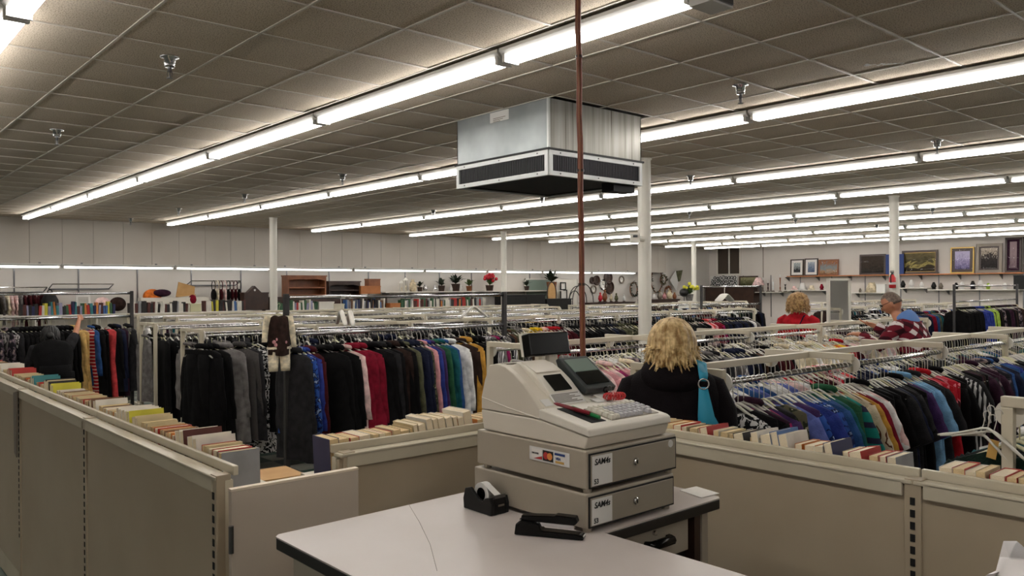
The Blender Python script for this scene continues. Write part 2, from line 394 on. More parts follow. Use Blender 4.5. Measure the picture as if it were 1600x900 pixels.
# ================================================================== SPRINKLERS
cup = MB().lathe([(.06, 0), (.06, -.008), (.034, -.012), (.034, -.06), (.03, -.07), (.014, -.07)], (0, 0, 0), 14).mesh('escutcheon', smooth=True)
spb = MB().lathe([(.012, -.06), (.014, -.10), (.006, -.105), (.006, -.135), (.02, -.138), (.02, -.142)], (0, 0, 0), 10).box((-.016, -.002, -.13), (-.012, .002, -.095)).box((.012, -.002, -.13), (.016, .002, -.095)).mesh('sprinkler_head')
for k, (px, py) in enumerate([(265, 88), (89, 202), (279, 325), (382, 303), (535, 272), (677, 328), (1157, 132), (1464, 219), (1079, 274), (847, 308), (204, 341), (1305, 306), (1077, 330), (1243, 342), (1457, 325), (1370, 351)]):
    p = at(px, py, Z=ZC)
    r = bpy.data.objects.new('fire_sprinkler', None); C.objects.link(r); r.location = (p.x, p.y, ZC - .002)
    tag(r, 'chrome pendant fire sprinkler, %s nearest to the viewer on the tiled ceiling' % ordn([0, 3, 9, 7, 6, 8, 1, 2, 5, 10, 11, 4, 12, 13, 14, 15][k]), 'sprinkler', 'ceiling sprinklers')
    link('escutcheon', cup, 'chrome', r); link('sprinkler_head', spb, 'steel', r)
p = at(1370, 100, Z=ZC); rc = random.Random(5); mb = MB()
for k in range(26):
    u = rc.gauss(0, .07); x, y = p.x + u * .7, p.y - u * .75 + rc.gauss(0, .018); q = rc.uniform(.006, .018); mb.prism([(x - q, y - q * .5), (x + q, y - q * .7), (x + q * .8, y + q * .6), (x - q * .6, y + q * .7)], ZC - .0035, ZC - .002, 'z')
link('chipped_paint', mb.mesh('chipped_paint'), 'label_white', ceiling)
# ================================================================== HVAC UNIT
t = Thing('heating_unit', 'galvanised ceiling air unit with louvred grilles beside the rusty pole', 'air unit', (5.07, 5.26, ZC))
x0, x1, y0, y1, zb, zg = 4.5, 5.645, 4.665, 5.862, CZ + 1.115, CZ + .9
t.part('side_panel', B((x0, y0, zb), (x0 + .01, y1, ZC - .002)), 'galvanised'); t.part('side_panel', B((x0 + .01, y0, zb), (x1, y0 + .01, ZC - .002)), 'galvanised_streaked')
t.part('side_panel', B((x1 - .01, y0, zb), (x1, y1, ZC - .002)), 'galvanised'); t.part('side_panel', B((x0, y1 - .01, zb), (x1, y1, ZC - .002)), 'galvanised')
t.part('corner_bead', B((x0 - .004, y0 - .004, zb), (x0 + .016, y0 + .016, ZC - .002)), 'grille_frame')
t.part('flange', B((x0 - .02, y0 - .02, zb - .012), (x1 + .02, y1 + .02, zb + .004)), 'black_matte')
def grille(axis, c, a, b, out):
    z0, z1, fr = zg, zb - .012, .036
    def bx(u0, u1, q0, q1, d0, d1):
        return ((c + d0 * out, u0, q0), (c + d1 * out, u1, q1)) if axis == 'x' else ((u0, c + d0 * out, q0), (u1, c + d1 * out, q1))
    f = MB()
    for u0, u1, q0, q1 in ((a, b, z0, z0 + fr), (a, b, z1 - fr, z1), (a, a + fr, z0 + fr, z1 - fr), (b - fr, b, z0 + fr, z1 - fr)): f.box(*bx(u0, u1, q0, q1, -.02, .012))
    g = t.part('grille_frame', f, 'grille_frame')
    fn = MB(); n = 52
    for i in range(n):
        u = a + fr + (b - a - 2 * fr) * (i + .5) / n; fn.box(*bx(u - .004, u + .004, z0 + fr, z1 - fr, -.03, .002))
    t.part('louvre_fins', fn, 'fin_metal', g, kind='stuff'); t.part('grille_back', B(*bx(a + .01, b - .01, z0 + .01, z1 - .01, -.06, -.035)), 'black_void', g)
    s = MB()
    for u in (a + .12, (a + b) / 2, b - .12):
        for q in (z0 + fr / 2, z1 - fr / 2): s.box(*bx(u - .005, u + .005, q - .005, q + .005, .012, .016))
    t.part('screws', s, 'dark_steel', g)
grille('x', x0, y0, y1, -1); grille('y', y0, x0, x1, -1); grille('x', x1, y0, y1, 1); grille('y', y1, x0, x1, 1)
t.part('bottom_pan', MB().prism([(x0 + .02, y0 + .02), (x1 - .02, y0 + .02), (x1 - .02, y1 - .02), (x0 + .02, y1 - .02)], zg + .02, zg + .03, 'z'), 'black_void')
lb = t.part('rating_plate', B((x0 - .003, at(795, 172, X=x0).y, at(795, 186, X=x0).z), (x0, at(766, 180, X=x0).y, at(795, 170, X=x0).z)), 'label_white')
mb = MB()
for k in range(3): mb.box((x0 - .0045, at(790 - 4 * k, 172, X=x0).y, CZ + 1.452 - .014 * k), (x0 - .003, at(771, 180, X=x0).y, CZ + 1.457 - .014 * k))
t.part('printed_lines', mb, 'silver_frame', lb)
t.part('drain_box', B((x1 - .3, y0 + .06, zg - .06), (x1 - .02, y0 + .2, zg + .02)), 'black_matte')
# rusty service pole from the ceiling down behind the till
px0 = at(904, 60, Y=2.72); px1 = at(911, 600, Y=2.72)
t = Thing('service_pole', 'rusty brown cable pole running from ceiling down behind the till', 'pole', (px1.x, 2.72, 0))
mb = MB(); pts = []
for k in range(25):
    z = ZC * k / 24; x = px1.x + (px0.x - px1.x) * (z - 1.45) / 1.5
    pts.append((x + .002 * sin(k * 1.9), 2.72 + .002 * cos(k * 2.3), z))
t.part('pipe', mb.tube(pts, .0140, 10), 'rust_pipe', smooth=True)
mb = MB(); t.part('cable', mb.tube([(p[0] - .013 + .003 * sin(i * 1.1), p[1] - .010, p[2]) for i, p in enumerate(pts)], .004, 6), 'wood_brown', smooth=True)
mb = MB()
for k in (5, 9, 13, 17, 21): mb.tube([pts[k], (pts[k][0], pts[k][1], pts[k][2] + .012)], .0175, 10)
t.part('cable_tie', mb, 'wood_dark'); t.part('foot_plate', B((px1.x - .05, 2.67, 0), (px1.x + .05, 2.77, .01)), 'dark_steel')

# ================================================================== BOOTH PARTITIONS (steel gondola units)
ZRAIL, ZLEDGE = CZ - .55, CZ - .576
def partition(name, label, axis, c, sgn, a, b, seams, ends=()):
    """axis: direction of the normal; c outer face; sgn +1 when the shop side lies towards +axis; a..b extent along the wall"""
    loc = (c, (a + b) / 2, 0) if axis == 'x' else ((a + b) / 2, c, 0)
    t = Thing(name, label, 'partition', loc, 'steel booth partitions')
    def bx(d0, d1, u0, u1, z0, z1):
        p, q = c + sgn * d0, c + sgn * d1
        return ((p, u0, z0), (q, u1, z1)) if axis == 'x' else ((u0, p, z0), (u1, q, z1))
    ed = [a] + sorted(seams) + [b]
    for i in range(len(ed) - 1):
        u0, u1 = ed[i], ed[i + 1]
        pn = t.part('back_panel', B(*bx(.012, .03, u0 + .004, u1 - .004, .12, ZLEDGE - .02)), 'partition_metal')
        t.part('panel_cap', B(*bx(.0, .012, u0 + .03, u1 - .03, ZLEDGE - .05, ZLEDGE - .004)), 'partition_trim', pn, bevel=.003)
        t.part('top_ledge', B(*bx(0, .05, u0 + .003, u1 - .003, ZLEDGE - .012, ZLEDGE)), 'partition_trim', bevel=.003)
        t.part('shelf_lip', MB().box(*bx(.058, .075, u0 + .003, u1 - .003, ZRAIL - .03, ZRAIL)), 'partition_trim', bevel=.003)
        t.part('book_shelf', B(*bx(.075, .30, u0 + .003, u1 - .003, ZRAIL - .16, ZRAIL - .14)), 'cream_metal')
        t.part('kick_plate', B(*bx(.012, .03, u0 + .004, u1 - .004, 0, .115)), 'partition_trim')
    t.part('rear_wall', B(*bx(.031, .056, a, b, 0, ZRAIL - .04)), 'cream_metal')
    for u in seams + list(ends):
        s = t.part('slotted_post', B(*bx(.004, .05, u - .024, u + .024, 0, ZLEDGE + .004)), 'partition_metal', bevel=.002)
        mb = MB(); z = ZLEDGE - .05
        while z > .35: mb.box(*bx(.002, .02, u - .007, u + .007, z - .022, z)); z -= .036
        t.part('slots', mb, 'black_void', s, kind='stuff')
    return t
PL = partition('shop_partition', 'long beige steel partition with paperbacks on top, at the left', 'x', .95, 1, 2.46, 8.4, [4.0, 5.45, 6.9], [2.485])
PBK = partition('shop_partition', 'short beige partition behind the tape dispenser', 'y', 2.5, 1, 1.40, 2.44, [], [1.44])
PR = partition('shop_partition', 'beige steel partition right of the till with slotted post', 'x', 2.455, 1, -1.2, 2.52, [1.015, -.2])
# paper strip hanging on the left partition
solo('paper_strip', MB().prism([(5.42, CZ - .585), (5.52, CZ - .60), (5.50, CZ - .95), (5.44, CZ - .97)], .938, .945, 'x'), 'silver_frame', 'grey worn tape strip stuck on the left partition seam', 'tape')
# low gate board
t = Thing('gate', 'low beige gate board with pale top edge between two partitions', 'gate', (1.16, 2.36, 0))
t.part('gate_panel', B((.955, 2.35, .05), (1.385, 2.372, CZ - .60)), 'gate_board', bevel=.002); t.part('edge_strip', B((.955, 2.349, CZ - .60), (1.385, 2.373, CZ - .593)), 'gate_edge'); t.part('hinge', MB().lathe([(.008, 1.0), (.008, 1.08)], (.952, 2.345, 0), 8), 'steel')
# cardboard box on the floor side behind the gate
q = at(424, 744, Z=.88)
t = Thing('cardboard_box', 'open brown cardboard box behind the low gate', 'box', (q.x, q.y, 0)); x0, x1, y0, y1 = q.x - .07, q.x + .15, q.y - .06, q.y + .16
t.part('box_side', MB().box((x0, y0, 0), (x1, y0 + .006, .86)).box((x0, y1, 0), (x1, y1 + .006, .86)).box((x0, y0, 0), (x0 + .006, y1, .86)).box((x1, y0, 0), (x1 + .006, y1, .86)), 'cardboard')
t.part('flap', MB().obox((q.x + .04, q.y + .05, .878), (.22, .22, .006), (.03, .02, 0)), 'cardboard')

# ================================================================== BOOKS ON THE PARTITIONS
bc = MB().box((-.5, -.5, 0), (-.46, .5, 1)).box((.46, -.5, 0), (.5, .5, 1)).box((-.46, .47, 0), (.46, .5, 1)).mesh('book'); bp = B((-.46, -.49, .012), (.46, .47, .985)).mesh('pages')
COVERS = {'white': (222, 216, 204), 'cream': (206, 188, 148), 'red': (176, 44, 36), 'teal': (56, 128, 134), 'black': (34, 28, 28), 'maroon': (86, 40, 34), 'blue': (64, 104, 160), 'yellow': (206, 196, 60), 'grey': (150, 150, 152), 'brown': (110, 78, 52), 'navy': (34, 38, 84), 'orange': (198, 120, 52), 'green': (52, 92, 60), 'lavender': (150, 148, 176)}
for k, v in COVERS.items(): mottled('cover_' + k, v, tuple(int(x * .9) for x in v), 1.5, .45)
def book(loc, rot, dims, colour, label, group, pm='pages'):
    o = link('book', bc, 'cover_' + colour, None, loc); o.rotation_mode = 'XYZ'; o.rotation_euler = rot; o.scale = dims
    tag(o, label, 'book', group); link('pages', bp, pm, o); return o
def book_row(start, end, along, depthc, where, group, rotbase, tall, seed):
    """row of paperbacks; spines to the shop side, page tops to us"""
    r = random.Random(seed); u = start; k = 0; sg = 1 if end > start else -1
    lean = -.05 * sg
    while abs(u - start) < abs(end - start):
        t = r.uniform(.022, .048); h = r.uniform(.150, .157); d = r.choice([.125, .125, .13, .118]); c = r.choice(['cream', 'cream', 'white', 'cream', 'cream', 'brown', 'red', 'cream', 'orange', 'cream'])
        pm = r.choice(['pages', 'pages', 'pages_pale']); ln = lean + r.uniform(-.02, .02); z = ZRAIL - .139
        for (a0, a1, cc, hh) in tall:
            if min(a0, a1) <= u <= max(a0, a1): c = cc if isinstance(cc, str) else r.choice(cc); h = .153 + (hh - .153) * .5 + r.uniform(-.004, .004); d = .14; ln = lean * 4; pm = 'pages_pale'
        if k == 0: c = 'navy' if along == 'x' else 'grey'
        loc = (depthc, u, z) if along == 'y' else (u, depthc, z)
        book(loc, (0, ln if along == 'x' else ln, rotbase), (t, d, h), c, '%s book, %s from near end on %s' % (c, ordn(k), where), group, pm)
        u += sg * (t / cos(ln) + .0015); k += 1
    return k
# rotbase -90deg: thickness along Y, spine towards +X
book_row(2.62, 7.9, 'y', .95 + .145, 'the left partition', 'paperbacks on the left partition', -pi / 2,
         [(2.80, 2.90, ['black', 'white'], .20), (2.93, 3.02, ['maroon', 'white'], .215), (3.44, 3.52, ['black', 'cream'], .195), (3.55, 3.62, ['yellow', 'white'], .21), (3.63, 3.72, ['lavender', 'white'], .215), (4.05, 4.12, ['white'], .21), (4.15, 4.19, ['brown'], .19), (4.9, 4.98, ['yellow'], .2), (5.02, 5.1, ['black', 'cream'], .22), (5.4, 5.47, ['teal'], .21), (6.05, 6.2, ['red', 'white'], .2), (6.4, 6.6, ['white', 'maroon'], .21)], 3)
book_row(1.43, 2.42, 'x', 2.5 + .145, 'the back partition behind the desk', 'paperbacks on the back partition', 0,
         [(1.80, 1.86, ['cream'], .19), (1.86, 1.97, ['cream', 'white'], .215), (1.99, 2.03, ['orange', 'cream'], .2), (2.03, 2.09, ['white'], .245)], 5)
book_row(1.10, 2.25, 'y', 2.455 + .145, 'the partition right of the till', 'paperbacks right of the till', -pi / 2,
         [(1.17, 1.21, ['red'], .175), (1.24, 1.30, ['navy', 'white'], .2), (1.42, 1.48, ['blue', 'white'], .215), (1.49, 1.56, ['cream', 'white'], .2), (1.62, 1.66, ['black'], .18), (1.76, 1.79, ['red'], .185)], 8)
book_row(.55, .98, 'y', 2.455 + .145, 'the partition by the slotted post', 'paperbacks by the slotted post', -pi / 2, [], 9)

# ================================================================== DESK
ZD = CZ - .675
t = Thing('counter_desk', 'L-shaped white laminate counter desk with black edge under the till', 'desk', (1.55, 1.6, 0))
poly = [(.97, 2.07), (.97, -.3), (1.66, -.3), (1.66, 1.505), (2.215, 1.505), (2.215, 2.13), (1.0, 2.13)]
poly = [(.985, 2.10), (.97, 2.085), (.97, -.3), (1.655, -.3), (1.655, 1.505), (2.20, 1.505), (2.215, 1.52), (2.215, 2.13), (1.655, 2.115)]
t.part('desk_top', MB().prism(poly, ZD - .004, ZD, 'z'), 'desk_laminate'); t.part('edge_band', MB().prism([(x + .001 * (1 if x < 1.2 else 0), y) for x, y in poly], ZD - .036, ZD - .004, 'z'), 'desk_edge', bevel=.003)
t.part('modesty_panel', MB().box((1.01, -.2, .02), (1.03, 2.06, ZD - .036)).box((1.03, 2.04, .02), (1.64, 2.06, ZD - .036)), 'desk_metal')
dw = t.part('drawer', B((1.70, 1.535, ZD - .145), (2.075, 1.56, ZD - .042)), 'desk_metal', bevel=.003)
hc = at(1027, 848, Y=1.53)
t.part('handle', MB().tube([(hc.x - .055, 1.53, hc.z), (hc.x - .048, 1.512, hc.z + .003), (hc.x + .048, 1.512, hc.z + .003), (hc.x + .055, 1.53, hc.z)], .015, 8), 'black_plastic', dw, smooth=True)
hl = at(1024, 833, Y=1.53); t.part('lock', MB().lathe([(.008, 0), (.007, -.008)], (hl.x, 1.535, hl.z), 12, axis='y'), 'chrome', dw)
t.part('drawer_case', B((1.69, 1.56, ZD - .3), (2.09, 2.0, ZD - .036)), 'desk_edge')
t.part('leg', B((2.10, 1.53, 0), (2.13, 1.60, ZD - .036)), 'wood_dark'); t.part('leg', B((2.14, 1.53, 0), (2.17, 1.60, ZD - .036)), 'desk_metal')
t.part('leg', B((2.14, 2.05, 0), (2.17, 2.11, ZD - .036)), 'desk_metal'); t.part('leg', B((1.60, 1.5, 0), (1.64, 1.54, ZD - .036)), 'desk_metal')
mb = MB(); q = [at(638, 787, Z=ZD), at(655, 815, Z=ZD), at(672, 850, Z=ZD), at(683, 892, Z=ZD)]
for i in range(3): mb.tube([q[i], q[i + 1]], .0007, 4)
t.part('scratch', mb, 'silver_frame')

# ================================================================== TILL
X0, X1, Y0, Y1 = 1.613, 2.01, 1.527, 2.007
def drawer_unit(label, zt, zb, x0, x1, y0, y1, num, keyz, cards):
    t = Thing('cash_box', label, 'cash drawer', ((x0 + x1) / 2, (y0 + y1) / 2, zb), 'stacked cash drawers')
    t.part('case', MB().box((x0, y0 + .004, zb + .012), (x1, y1, zt)), 'drawer_paint', bevel=.004)
    fc = t.part('drawer_front', B((x0 + .012, y0 - .002, zb + .018), (x1 - .01, y0 + .006, zt - .012)), 'drawer_face', bevel=.002)
    rim = MB().box((x0 + .008, y0 - .0005, zb + .014), (x1 - .006, y0 + .004, zb + .018)).box((x0 + .008, y0 - .0005, zt - .012), (x1 - .006, y0 + .004, zt - .008)).box((x0 + .008, y0 - .0005, zb + .018), (x0 + .012, y0 + .004, zt - .012)).box((x1 - .010, y0 - .0005, zb + .018), (x1 - .006, y0 + .004, zt - .012))
    t.part('drawer_gap', rim, 'dark_gap')
    st = t.part('sticker', B((x0 + .016, y0 - .0035, zb + .021), (x0 + .098, y0 - .002, zt - .016)), 'label_white', fc)
    text(t, 'SAM4s', (x0 + .024, y0 - .0042, zt - .040), .023, 'ink_black', st, shear=.2, bold=.0005); text(t, num, (x0 + .022, y0 - .0042, zb + .026), .019, 'ink_black', st, bold=.0004)
    kx = x0 + .2; kz = (zt + zb) / 2 + .004
    t.part('lock', MB().lathe([(.0105, 0), (.0105, -.005), (.008, -.007)], (kx, y0 - .002, kz), 16, axis='y'), 'chrome', fc); t.part('keyhole', B((kx - .0015, y0 - .0105, kz - .005), (kx + .0015, y0 - .009, kz + .005)), 'ink_black', fc)
    for fx in (x0 + .02, x1 - .02):
        for fy in (y0 + .02, y1 - .03): t.part('foot', MB().lathe([(.012, 0), (.013, .013)], (fx, fy, zb), 10), 'drawer_paint')
    return t, fc
def text(t, s, loc, size, mat, parent, shear=0, bold=0, side='y'):
    cu = bpy.data.curves.new('lettering', 'FONT'); cu.body = s; cu.size = size; cu.extrude = .0003; cu.shear = shear; cu.offset = bold
    tmp = bpy.data.objects.new('lettering', cu); C.objects.link(tmp)
    dg = bpy.context.evaluated_depsgraph_get(); me = bpy.data.meshes.new_from_object(tmp.evaluated_get(dg)); bpy.data.objects.remove(tmp)
    me.materials.clear(); me.materials.append(M[mat])
    o = bpy.data.objects.new('lettering', me); C.objects.link(o); o.parent = parent
    o.location = Vector(loc) - t.loc; o.rotation_euler = (pi / 2, 0, 0) if side == 'y' else (pi / 2, 0, -pi / 2) if side == 'x' else (0, 0, 0)
    return o
t1, f1 = drawer_unit('lower grey steel cash drawer resting on the desk', CZ - .568, ZD, X0 - .004, X1 - .015, Y0 - .002, Y1 + .01, '53', 0, False)
t2, f2 = drawer_unit('upper grey steel cash drawer with card stickers on its side', CZ - .45, CZ - .568, X0, X1, Y0, Y1, '53', 0, True)
t2.part('round_sticker', MB().lathe([(.011, 0), (.011, -.0015)], (X1 - .035, Y0 - .002, CZ - .475), 16, axis='y'), 'label_white', f2)
# card sticker on the left side of the upper drawer
yA, yB2 = at(828, 700, X=X0).y, at(890, 720, X=X0).y; zA, zB2 = CZ - .471, CZ - .513
zs = at(890, 709, X=X0).z; ze = at(890, 731, X=X0).z
cs = t2.part('card_sticker', B((X0 - .0015, yB2, ze), (X0, yA, zs)), 'label_white')
W_ = yA - yB2; hh = zs - ze
def cbox(u0, u1, v0, v1, mat, d=.0025): return t2.part('card_mark', B((X0 - d, yA - u0 * W_, ze + v0 * hh), (X0 - .0012, yA - u1 * W_, ze + v1 * hh)), mat, cs)
cbox(.06, .33, .14, .86, 'mat_white'); t2.part('card_mark', MB().prism([(yA - .12 * W_, ze + .16 * hh), (yA - .33 * W_, ze + .16 * hh), (yA - .33 * W_, ze + .40 * hh)], X0 - .003, X0 - .0012, 'x'), 'card_red', cs)
text(t2, 'DISCOVER', (X0 - .003, yA - .07 * W_, ze + .50 * hh), .0062, 'ink_black', cs, bold=.0002, side='x')
cbox(.35, .61, .12, .88, 'ink_black'); 
for u, mt in ((.43, 'card_red'), (.53, 'card_orange')): t2.part('card_mark', MB().lathe([(.0105, -.0032 if u < .5 else -.0035), (.0105, -.0025)], (X0, yA - u * W_, ze + .5 * hh), 16, axis='x'), mt, cs)
cbox(.65, .90, .14, .86, 'mat_white'); cbox(.65, .90, .70, .86, 'card_blue', .003); cbox(.67, .88, .14, .30, 'card_gold', .003)
text(t2, 'VISA', (X0 - .003, yA - .67 * W_, ze + .38 * hh), .0105, 'card_blue', cs, shear=.2, bold=.0003, side='x')

# cash register body
RX0, RX1 = 1.622, 1.978
zb = CZ - .45 + .002
t = Thing('cash_register', 'cream electronic cash register with raised hood and keyboard, on two drawers', 'cash register', (1.8, 1.77, zb))
Z = lambda d: CZ + d
t.part('base_tray', MB().prism([(1.545, zb), (1.985, zb), (1.997, Z(-.386)), (1.727, Z(-.386)), (1.532, Z(-.413))], RX0, RX1, 'x'), 'register_plastic', bevel=.004)
t.part('keyboard_deck', MB().prism([(1.526, Z(-.412)), (1.727, Z(-.384)), (1.727, Z(-.356)), (1.70, Z(-.358)), (1.54, Z(-.386)), (1.528, Z(-.392))], RX0 - .003, RX1 + .003, 'x'), 'register_light', bevel=.004)
hood = [(1.727, Z(-.384)), (1.995, Z(-.384)), (1.995, Z(-.345)), (1.978, Z(-.29)), (1.955, Z(-.243)), (1.92, Z(-.236)), (1.88, Z(-.243)), (1.84, Z(-.262)), (1.80, Z(-.288)), (1.765, Z(-.318)), (1.727, Z(-.357))]
t.part('hood_side', MB().prism(hood, RX0, RX0 + .02, 'x'), 'register_plastic', bevel=.003)
h2 = [(1.727, Z(-.384)), (1.995, Z(-.384)), (1.995, Z(-.345)), (1.978, Z(-.29)), (1.955, Z(-.243)), (1.92, Z(-.238)), (1.895, Z(-.242)), (1.86, Z(-.268)), (1.81, Z(-.305)), (1.765, Z(-.332)), (1.727, Z(-.357))]
t.part('hood', MB().prism(h2, RX0 + .02, RX0 + .075, 'x'), 'register_plastic')
pr_ = t.part('printer_cover', MB().prism(hood, RX0 + .075, RX0 + .205, 'x'), 'register_light', bevel=.005)
h3 = [(1.727, Z(-.384)), (1.995, Z(-.384)), (1.995, Z(-.345)), (1.978, Z(-.30)), (1.955, Z(-.262)), (1.86, Z(-.275)), (1.80, Z(-.315)), (1.727, Z(-.357))]
t.part('hood', MB().prism(h3, RX0 + .205, RX1, 'x'), 'register_light', bevel=.004)
t.part('hood_rim', MB().tube([(RX0 + .0005, 1.992, Z(-.347)), (RX0 + .0005, 1.86, Z(-.368)), (RX0 + .0005, 1.727, Z(-.384))], .002, 6), 'register_light')
def onslope(x0, x1, ya, za, yb, zb_, th, name, mat, parent=None):
    return t.part(name, MB().prism([(ya, za), (yb, zb_), (yb, zb_ + th), (ya, za + th)], x0, x1, 'x'), mat, parent)
onslope(RX0 + .10, RX0 + .175, 1.765, Z(-.316), 1.815, Z(-.276), .004, 'receipt_window', 'lcd_dark', pr_); onslope(RX0 + .085, RX0 + .19, 1.83, Z(-.268), 1.90, Z(-.239), .005, 'printer_lid', 'register_plastic', pr_)
onslope(RX0 + .03, RX0 + .07, 1.905, Z(-.238), 1.94, Z(-.2385), .0015, 'vent_slot', 'drawer_face')
# operator display, tilted
dz = .03
dsp = t.part('operator_display', MB().prism([(1.735, Z(-.318)), (1.865, Z(-.228)), (1.878, Z(-.236)), (1.86, Z(-.275)), (1.80, Z(-.315)), (1.745, Z(-.335))], RX0 + .213, RX1 - .008, 'x'), 'display_bezel', bevel=.004)
onslope(RX0 + .228, RX1 - .022, 1.752, Z(-.306), 1.80, Z(-.273), .003, 'display_dark', 'lcd_dark', dsp); onslope(RX0 + .228, RX1 - .022, 1.803, Z(-.271), 1.852, Z(-.237), .003, 'lcd_screen', 'lcd_green', dsp)
# customer display on a stalk behind
cd = t.part('display_stalk', MB().lathe([(.022, Z(-.262)), (.02, Z(-.212))], (RX0 + .26, 1.945, 0), 12), 'register_plastic')
a0 = at(825, 557, Y=1.94); a1 = at(884, 562, Y=1.94); a2 = at(830, 527, Y=1.94)
t.part('customer_display', MB().obox(((a0.x + a1.x) / 2, 1.945, (a0.z + a2.z) / 2 + .004), (a1.x - a0.x, .04, a2.z - a0.z + .012), (RAD(-12), 0, RAD(-3))), 'black_plastic', bevel=.004)
t.part('display_back', MB().obox(((a0.x + a1.x) / 2 + .006, 1.968, (a0.z + a2.z) / 2 + .004), (a1.x - a0.x + .006, .02, a2.z - a0.z + .014), (RAD(-12), 0, RAD(-3))), 'register_light')
# key tops on the deck: slope from (1.54,-.386) to (1.70,-.358)
def deck(y): return Z(-.386) + (y - 1.54) * (.028 / .16)
ang = math.atan(.028 / .16)
kmesh = MB().prism([(-.0085, -.0085), (.0085, -.0085), (.0085, .0085), (-.0085, .0085)], 0, .004, 'z').rings([[(-.0085, -.0085, .004), (.0085, -.0085, .004), (.0085, .0085, .004), (-.0085, .0085, .004)], [(-.006, -.006, .012), (.006, -.006, .012), (.006, .007, .012), (-.006, .007, .012)]]).mesh('key')
kroot = t.part('keyboard_plate', MB().prism([(1.556, deck(1.556)), (1.668, deck(1.668)), (1.668, deck(1.668) + .002), (1.556, deck(1.556) + .002)], RX0 + .125, RX1 - .02, 'x'), 'drawer_face')
for i in range(10):
    for j in range(5):
        if i in (7, 9) and j == 0: continue
        x = RX0 + .136 + i * .0205; y = 1.568 + j * .0205
        o = link('key', kmesh, 'key_cream' if i < 2 or j == 4 else 'key_grey', kroot, Vector((x, y, deck(y) + .001)) - t.loc, (ang, 0, 0))
# pen tray
t.part('pen_tray', MB().prism([(1.56, deck(1.56) + .0006), (1.70, deck(1.70) + .0006), (1.70, deck(1.70) + .0016), (1.56, deck(1.56) + .0016)], RX0 + .045, RX0 + .105, 'x'), 'black_void')
# programme labels above keyboard
def sl(y): return Z(-.357) + (y - 1.727) * ((.357 - .318) / .038)
for nm, x0_, x1_, y0_, y1_ in (('key_chart', RX0 + .03, RX0 + .065, 1.732, 1.757), ('key_chart', RX0 + .07, RX0 + .20, 1.730, 1.758)):
    sl_ = .66 if x0_ < RX0 + .07 else 1.03
    onslope(x0_, x1_, y0_, Z(-.357) + (y0_ - 1.727) * sl_ + .001, y1_, Z(-.357) + (y1_ - 1.727) * sl_ + .0012, .0012, nm, 'label_white')
onslope(RX0 + .225, RX0 + .265, 1.702, Z(-.3575), 1.735, Z(-.350), .003, 'price_note', 'label_white'); onslope(RX0 + .255, RX0 + .32, 1.705, Z(-.354), 1.75, Z(-.343), .004, 'price_note', 'mat_white')
mb = MB()
for k in range(7): mb.box((RX0 + .075, 1.7335 + k * .0035, Z(-.357) + (.0065 + k * .0035) * 1.03 + .002), (RX0 + .19 - (k % 3) * .02, 1.7345 + k * .0035, Z(-.357) + (.0075 + k * .0035) * 1.03 + .0034))
t.part('printed_lines', mb, 'silver_frame')
# pens
def pen(a, b, mat, label):
    p = Thing('pen', label, 'pen', b); a, b = Vector(a), Vector(b); d = (b - a)
    p.part('barrel', MB().tube([a, a + d * .1, a + d * .6], [.0015, .0055, .006], 8), mat, smooth=True); p.part('cap', MB().tube([a + d * .6, b], [.0065, .006], 8), mat)
pen((RX0 + .048, 1.715, deck(1.70) + .016), (RX0 + .08, 1.60, deck(1.60) + .012), 'pen_red', 'dark red pen lying in the till pen tray'); pen((RX0 + .085, 1.685, deck(1.68) + .009), (RX0 + .085, 1.568, deck(1.568) + .009), 'pen_green', 'green pen lying in the till pen tray')
# red coil key ring
cc = at(960, 624, Y=1.70); kz = deck(1.695) + .012
t = Thing('key_coil', 'red coiled wrist key ring on the till keyboard', 'key ring', (cc.x, 1.695, kz - .012))
pts = []
for k in range(330):
    a = 2 * pi * k / 330; ph = 2 * pi * k / 15
    R = .026 + .010 * cos(ph); pts.append((cc.x + 1.15 * R * cos(a), 1.70 + .8 * R * sin(a), kz + .004 + .009 * sin(ph)))
t.part('coil', MB().tube(pts, .0017, 5, closed=True), 'red_coil', smooth=True)
t.part('key', MB().torus((cc.x - .012, 1.725, kz + .022), .009, .0025, 'y').box((cc.x - .014, 1.724, kz + .01), (cc.x - .008, 1.727, kz + .02)), 'black_plastic'); t.part('key_ring', MB().torus((cc.x + .004, 1.724, kz + .024), .011, .001, 'y'), 'steel')
# card terminal and paper behind the drawers
t = Thing('card_terminal', 'dark card terminal on the desk behind the cash drawers', 'card reader', (2.10, 1.92, ZD))
q = at(1058, 770, Z=ZD)
t.part('body', MB().prism([(1.80, ZD), (1.95, ZD), (1.95, ZD + .06), (1.80, ZD + .03)], 2.035, 2.12, 'x'), 'black_matte', bevel=.006); t.part('screen', MB().prism([(1.89, ZD + .049), (1.94, ZD + .0585), (1.94, ZD + .061), (1.89, ZD + .0515)], 2.045, 2.11, 'x'), 'lcd_green')
mb = MB()
for i in range(3):
    for j in range(4): mb.box((2.05 + .02 * i, 1.81 + .019 * j, ZD + .033 + .0039 * j), (2.064 + .02 * i, 1.822 + .019 * j, ZD + .039 + .0039 * j))
t.part('keypad', mb, 'key_grey')
q = [at(*p, Z=ZD + .002) for p in ((1062, 766), (1088, 763), (1124, 771), (1096, 778))]
solo('paper_slip', MB().rings([[(p.x, p.y, ZD + .001) for p in q], [(p.x, p.y, ZD + .003 + .006 * (i == 1)) for i, p in enumerate(q)]]), 'mat_white', 'white paper slip at the right end of the desk', 'paper')
